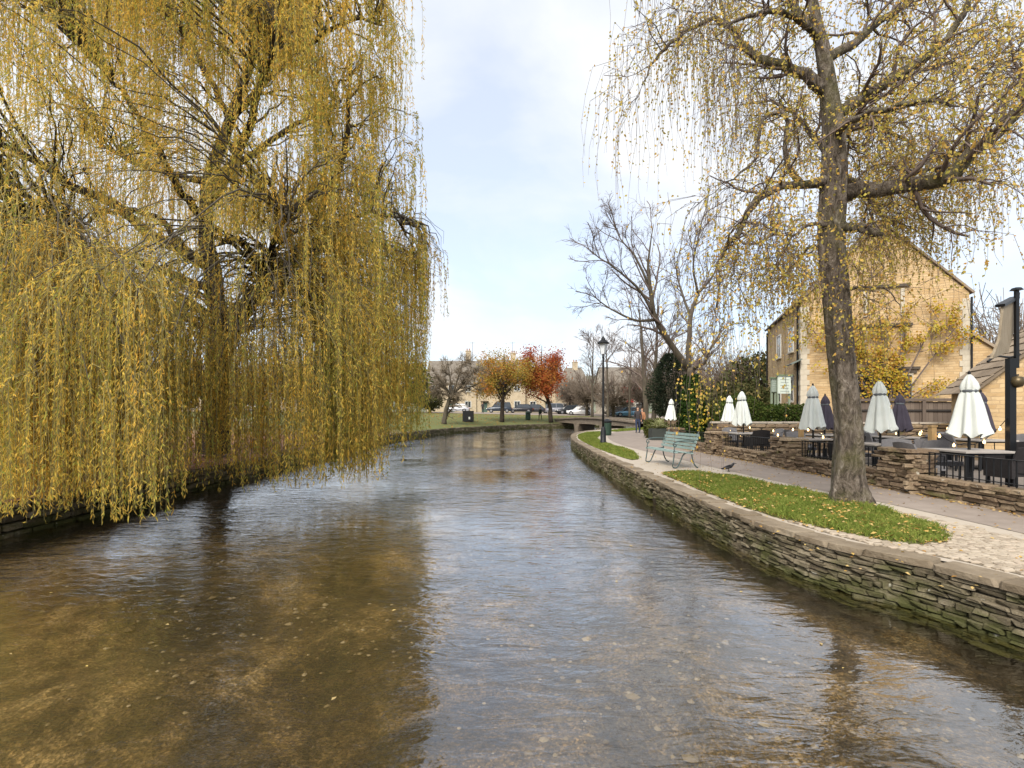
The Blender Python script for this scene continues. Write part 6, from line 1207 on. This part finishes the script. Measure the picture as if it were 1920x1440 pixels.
# road draped on the rising bank
xs = np.linspace(-70, 45, 60); ys = np.linspace(77, 92, 8); X, Yy = np.meshgrid(xs, ys); Z = gz(X, Yy) + .03; n = 60; Fa = (np.arange(7)[:, None] * n + np.arange(n - 1)[None]).ravel(); Fa = np.stack([Fa, Fa + 1, Fa + n + 1, Fa + n], 1)
structure('road', MB().raw(np.stack([X, Yy, Z], -1), Fa), MAT['asphalt'], True)
def car(label, px, Y, paint, rz=0.0, kind='hatch'):
    x = (px - 960) / F * Y; root = thing('parked_car', label, 'car', (x, Y, float(gz(x, Y)) + .03), rz, 'cars parked beyond the far bank'); suv = kind == 'suv'; H = 1.72 if suv else 1.46; g = .24 if suv else .18; belt = .98 if suv else .86
    body = flat('paint_' + label[:12].replace(' ', '_'), paint, .28, .25, .6)
    sec = [(-2.1, g + .2, .62, .72), (-2.02, g + .05, belt - .10, .80), (-1.2, g, belt, .86), (0, g, belt + .02, .87), (.95, g, belt - .02, .86), (1.75, g + .05, belt - .16, .80), (2.08, g + .2, .60, .70)]
    V = []; 
    for xx, zb, zt, hw in sec: V += [(xx, -hw * .92, zb), (xx, -hw, (zb + zt) / 2), (xx, -hw * .94, zt), (xx, 0, zt + .035), (xx, hw * .94, zt), (xx, hw, (zb + zt) / 2), (xx, hw * .92, zb)]
    k = 7; Fa = [[i * k + j, i * k + j + 1, (i + 1) * k + j + 1, (i + 1) * k + j] for i in range(len(sec) - 1) for j in range(k - 1)]; mb = MB().raw(V, Fa); m = len(V); mb.poly(V[:k]); mb.poly(V[m - k:][::-1]); mb.build('body', body, root, True)
    t0, t1 = (-1.75, .55) if suv else (-1.35, .35); b0, b1 = (-1.98, 1.15) if suv else (-1.85, 1.05)
    gh = MB().raw([(b0, -.78, belt - .02), (b1, -.78, belt - .04), (b1, .78, belt - .04), (b0, .78, belt - .02), (t0, -.62, H - .06), (t1, -.62, H - .06), (t1, .62, H - .06), (t0, .62, H - .06)], [[0, 1, 5, 4], [1, 2, 6, 5], [2, 3, 7, 6], [3, 0, 4, 7]]).build('window_glass', GLASS, root)
    MB().raw([(t0 - .06, -.63, H - .06), (t1 + .06, -.63, H - .06), (t1 + .06, .63, H - .06), (t0 - .06, .63, H - .06), (t0 + .1, -.52, H), (t1 - .15, -.52, H), (t1 - .15, .52, H), (t0 + .1, .52, H)], [[0, 1, 5, 4], [1, 2, 6, 5], [2, 3, 7, 6], [3, 0, 4, 7], [4, 5, 6, 7], [3, 2, 1, 0]]).build('roof_panel', body, root)
    p = MB()
    for sy in (-1, 1):
        for xb, xt in ((b0, t0), (b1, t1), (-.3, -.35)): p.bar((xb, sy * .785, belt - .03), (xt, sy * .63, H - .05), .07, .03)
    p.build('pillars', body, root)
    for sx in (-1.28, 1.3):
        for sy in (-.80, .80):
            w = MB().tube([(sx, sy - .1, .32), (sx, sy + .1, .32)], .32, 18).build('wheel', flat('tyre', (.012, .012, .013), .8), root); MB().tube([(sx, sy - .108, .32), (sx, sy + .108, .32)], .19, 14).build('rim', flat('alloy', (.35, .35, .36), .35, .7), w)
    for sy in (-.58, .58): MB().box((2.03, sy, .66), (.12, .3, .14)).build('headlight', flat('lamp_clear', (.7, .7, .68), .15), root); MB().box((-2.06, sy, .70), (.08, .26, .16)).build('tail_light', flat('lamp_red', (.4, .02, .02), .3), root)
for a in [('silver hatchback parked left of the black box', 857, 86, (.42, .43, .46), R(178), 'hatch'), ('dark blue off road car parked behind the orange maple trunk', 936, 84, (.03, .04, .055), R(180), 'suv'), ('black estate car right of the dark blue off road car', 976, 85, (.015, .015, .018), R(180), 'hatch'), ('charcoal car parked between the two maples', 1008, 85.5, (.03, .03, .035), R(2), 'hatch'), ('grey car parked just right of the red maple trunk', 1046, 84.5, (.18, .18, .20), R(0), 'suv'), ('white hatchback parked behind the footbridge', 1088, 80, (.62, .62, .62), R(165), 'hatch'), ('black car half hidden left of the white hatchback', 1066, 83, (.014, .015, .017), R(190), 'hatch'), ('light blue car right of the street lamp', 1178, 78, (.10, .22, .32), R(175), 'hatch'), ('black car tucked beside the light blue one', 1158, 79.5, (.012, .012, .014), R(180), 'hatch'), ('white car glimpsed through the willow', 470, 80, (.6, .6, .6), R(0), 'suv'), ('silver car glimpsed through the left of the willow', 300, 76, (.4, .4, .42), R(0), 'hatch')]: car(*a)
def on_far(px, Y): x = (px - 960) / F * Y; return (x, Y, float(gz(x, Y)))
root = thing('utility_box', 'black cube shaped bin with small white notice on the far lawn', 'bin', on_far(878, 56)); MB().box((0, 0, .60), (1.15, 1.0, 1.12)).build('case', flat('box_black', (.008, .008, .009), .6), root); MB().box((0, 0, 1.18), (1.2, 1.05, .05)).build('lid', flat('box_lid', (.012, .012, .013), .5), root); MB().box((.16, -.506, .42), (.17, .01, .26)).build('notice', WHITE, root); MB().box((0, 0, .02), (1.0, .9, .06)).build('plinth', IRON, root)
p = on_far(905, 80); person('distant person in black standing by the road left of the orange maple', p, R(180), 1.72, (.02, .02, .022), (.015, .016, .02), (.03, .02, .015), seed=3)
p = on_far(1013, 66.5); person('distant person in dark coat under the red maple', p, R(150), 1.7, (.02, .03, .025), (.02, .02, .02), (.05, .03, .02), seed=4, pose='walk')
# bollards / litter bin near maples
p = on_far(990, 66); root = thing('litter_bin', 'green litter bin between the two maples', 'bin', p); MB().lathe([(0, 0), (.3, 0), (.33, .1), (.33, .95), (.2, 1.1), (0, 1.12)], k=14).build('drum', flat('far_bin_green', (.02, .05, .03), .5), root); MB().box((0, -.3, .8), (.3, .1, .14)).build('slot', IRON, root)

# bench and railing behind the willow
p = on_far(447, 34); root = thing('park_bench', 'pale slatted bench on the left bank seen through the willow', 'bench', p, R(8))
for i in range(4): MB().bar((-.9, .1 * i, .44), (.9, .1 * i, .44), .07, .03).build('seat_slat', PALE, root)
for i in range(4): MB().bar((-.9, .36 + .02 * i, .55 + .1 * i), (.9, .36 + .02 * i, .55 + .1 * i), .03, .07).build('back_slat', PALE, root)
for x in (-.8, .8):
    for y in (.0, .36): MB().bar((x, y, 0), (x, y, .44 if y == 0 else .92), .05, .05).build('leg', IRON, root)

# ------------------------------------------------------------------ backdrop trees, hedges and hill
def backdrop():
    r = np.random.default_rng(77); lf = leafmat('backdrop_leaf', [(.03, .04, .015), (.07, .075, .03), (.14, .11, .05)], None, .7, .3, .2); tw = surf('far_twig', [(.11, .085, .065), (.18, .14, .105)], 2, .95, 0, None, 'World')
    k = 0
    def mass(px, Y, w, h, label, leaf, n=2600, z0=None):
        nonlocal k; k += 1; x = (px - 960) / F * Y; zb = float(gz(x, Y)) if z0 is None else z0; root = thing('backdrop_tree', label, 'tree', (x, Y, zb), 0, 'trees along the far skyline')
        MB().tube([(0, 0, 0), (.1, 0, h * .5), (0, 0, h * .85)], [.25, .16, .04], 7).build('trunk', MAT['bark_grey'], root, True); C = unit(r.normal(0, 1, (n, 3))) * r.uniform(.35, 1, (n, 1)) ** .6; a = np.arctan2(C[:, 1], C[:, 0])
        C = C * (1 + .22 * np.sin(3 * a + k) * np.cos(4 * C[:, 2:3].ravel() + k))[:, None] * np.array([w / 2, w / 2, h * .42]) + np.array([0, 0, h * .56]); s = max(.18, w / 26)
        if leaf: ls = r.uniform(.8, 1.9, n) * s; mb = MB(); mb.leaves(C, r.normal(0, 1, (n, 3)), r.normal(0, 1, (n, 3)), ls, ls * .8); stuff(mb.build('crown', lf, root))
        else:
            st = np.array([0, 0, h * .3]) + r.normal(0, .1, (n // 5, 3)); e = C[:n // 5]; P = st[:, None] + (e - st)[:, None] * np.linspace(.15, 1, 5)[None, :, None]; P[:, 1:4] += r.normal(0, w * .02, (len(P), 3, 3)); mb = MB(); mb.tubes(P, np.linspace(.05, .015, 5)[None] * np.ones((len(P), 1)), 3)
            t = r.uniform(.4, 1, (len(P), 9)); S, D = along(P, t); S = S.reshape(-1, 3); D = unit(D.reshape(-1, 3) + r.normal(0, .6, S.shape)); Q = S[:, None] + D[:, None] * np.linspace(0, 1, 4)[None, :, None] * r.uniform(.4, 1.2, (len(S), 1, 1)) * w * .12; mb.tubes(Q, np.full((len(S), 4), .016), 3); stuff(mb.build('crown', tw, root))
    for px, Y, w, h, lf_, lab in [(-120, 60, 12, 8, 1, 'green tree at the far left beyond the willow'), (60, 70, 14, 9, 0, 'bare tree behind the left cottages'), (330, 72, 10, 7, 1, 'dark tree between the cottages behind the willow'), (560, 75, 12, 8, 0, 'bare tree behind the willow curtain'), (760, 82, 9, 8.5, 1, 'dark evergreen beside the cottage at the willow edge'), (806, 76, 4, 3.2, 1, 'dark low bush at the willow edge on the far bank'), (1068, 88, 6, 7, 0, 'hazy bare tree before the hip roofed house'), (1100, 78, 6, 7.5, 0, 'brown twiggy tree left of the street lamp'), (1150, 74, 8, 7, 0, 'brown twiggy tree behind the street lamp'), (1205, 70, 7, 9, 0, 'tall twiggy tree right of the cream shop'), (1250, 62, 9, 9, 0, 'large twiggy tree behind the evergreen'), (1330, 50, 9, 8, 0, 'twiggy tree behind the distant parasols'), (1385, 44, 8, 7.5, 0, 'brown twiggy tree left of the inn'), (1430, 42, 6, 6.5, 1, 'bushy tree touching the left wall of the inn'), (1370, 36, 5, 3.8, 1, 'dark garden bush behind the parasols'), (1420, 33, 4, 3.4, 1, 'garden bush in front of the inn corner'), (1890, 30, 9, 9, 0, 'bare tree behind the outbuilding')]:
        mass(px, Y, w, h, lab, lf_, 3200 if lf_ else 1250, None if Y > 60 or px < 900 else -.1)
    n = 90; th = np.linspace(R(-75), R(75), n); hz = 26 + 12 * np.sin(th * 3 + 1) + 7 * np.sin(th * 7) + 3 * np.sin(th * 17); D = 620; V = np.concatenate([np.stack([np.sin(th) * D, np.cos(th) * D, np.zeros(n)], 1), np.stack([np.sin(th) * (D + 60), np.cos(th) * (D + 60), hz * .6], 1), np.stack([np.sin(th) * (D + 180), np.cos(th) * (D + 180), hz * 1.25], 1), np.stack([np.sin(th) * (D + 500), np.cos(th) * (D + 500), hz * 0], 1)])
    i = np.arange(n - 1); Fa = np.concatenate([np.stack([q * n + i, q * n + i + 1, (q + 1) * n + i + 1, (q + 1) * n + i], 1) for q in range(3)]); structure('hills', MB().raw(V, Fa), surf('hill_fields', [(.10, .12, .09), (.15, .165, .12), (.13, .13, .11)], .01, .95, 0, None, 'World'), True)
backdrop()
bpy.context.view_layer.update()
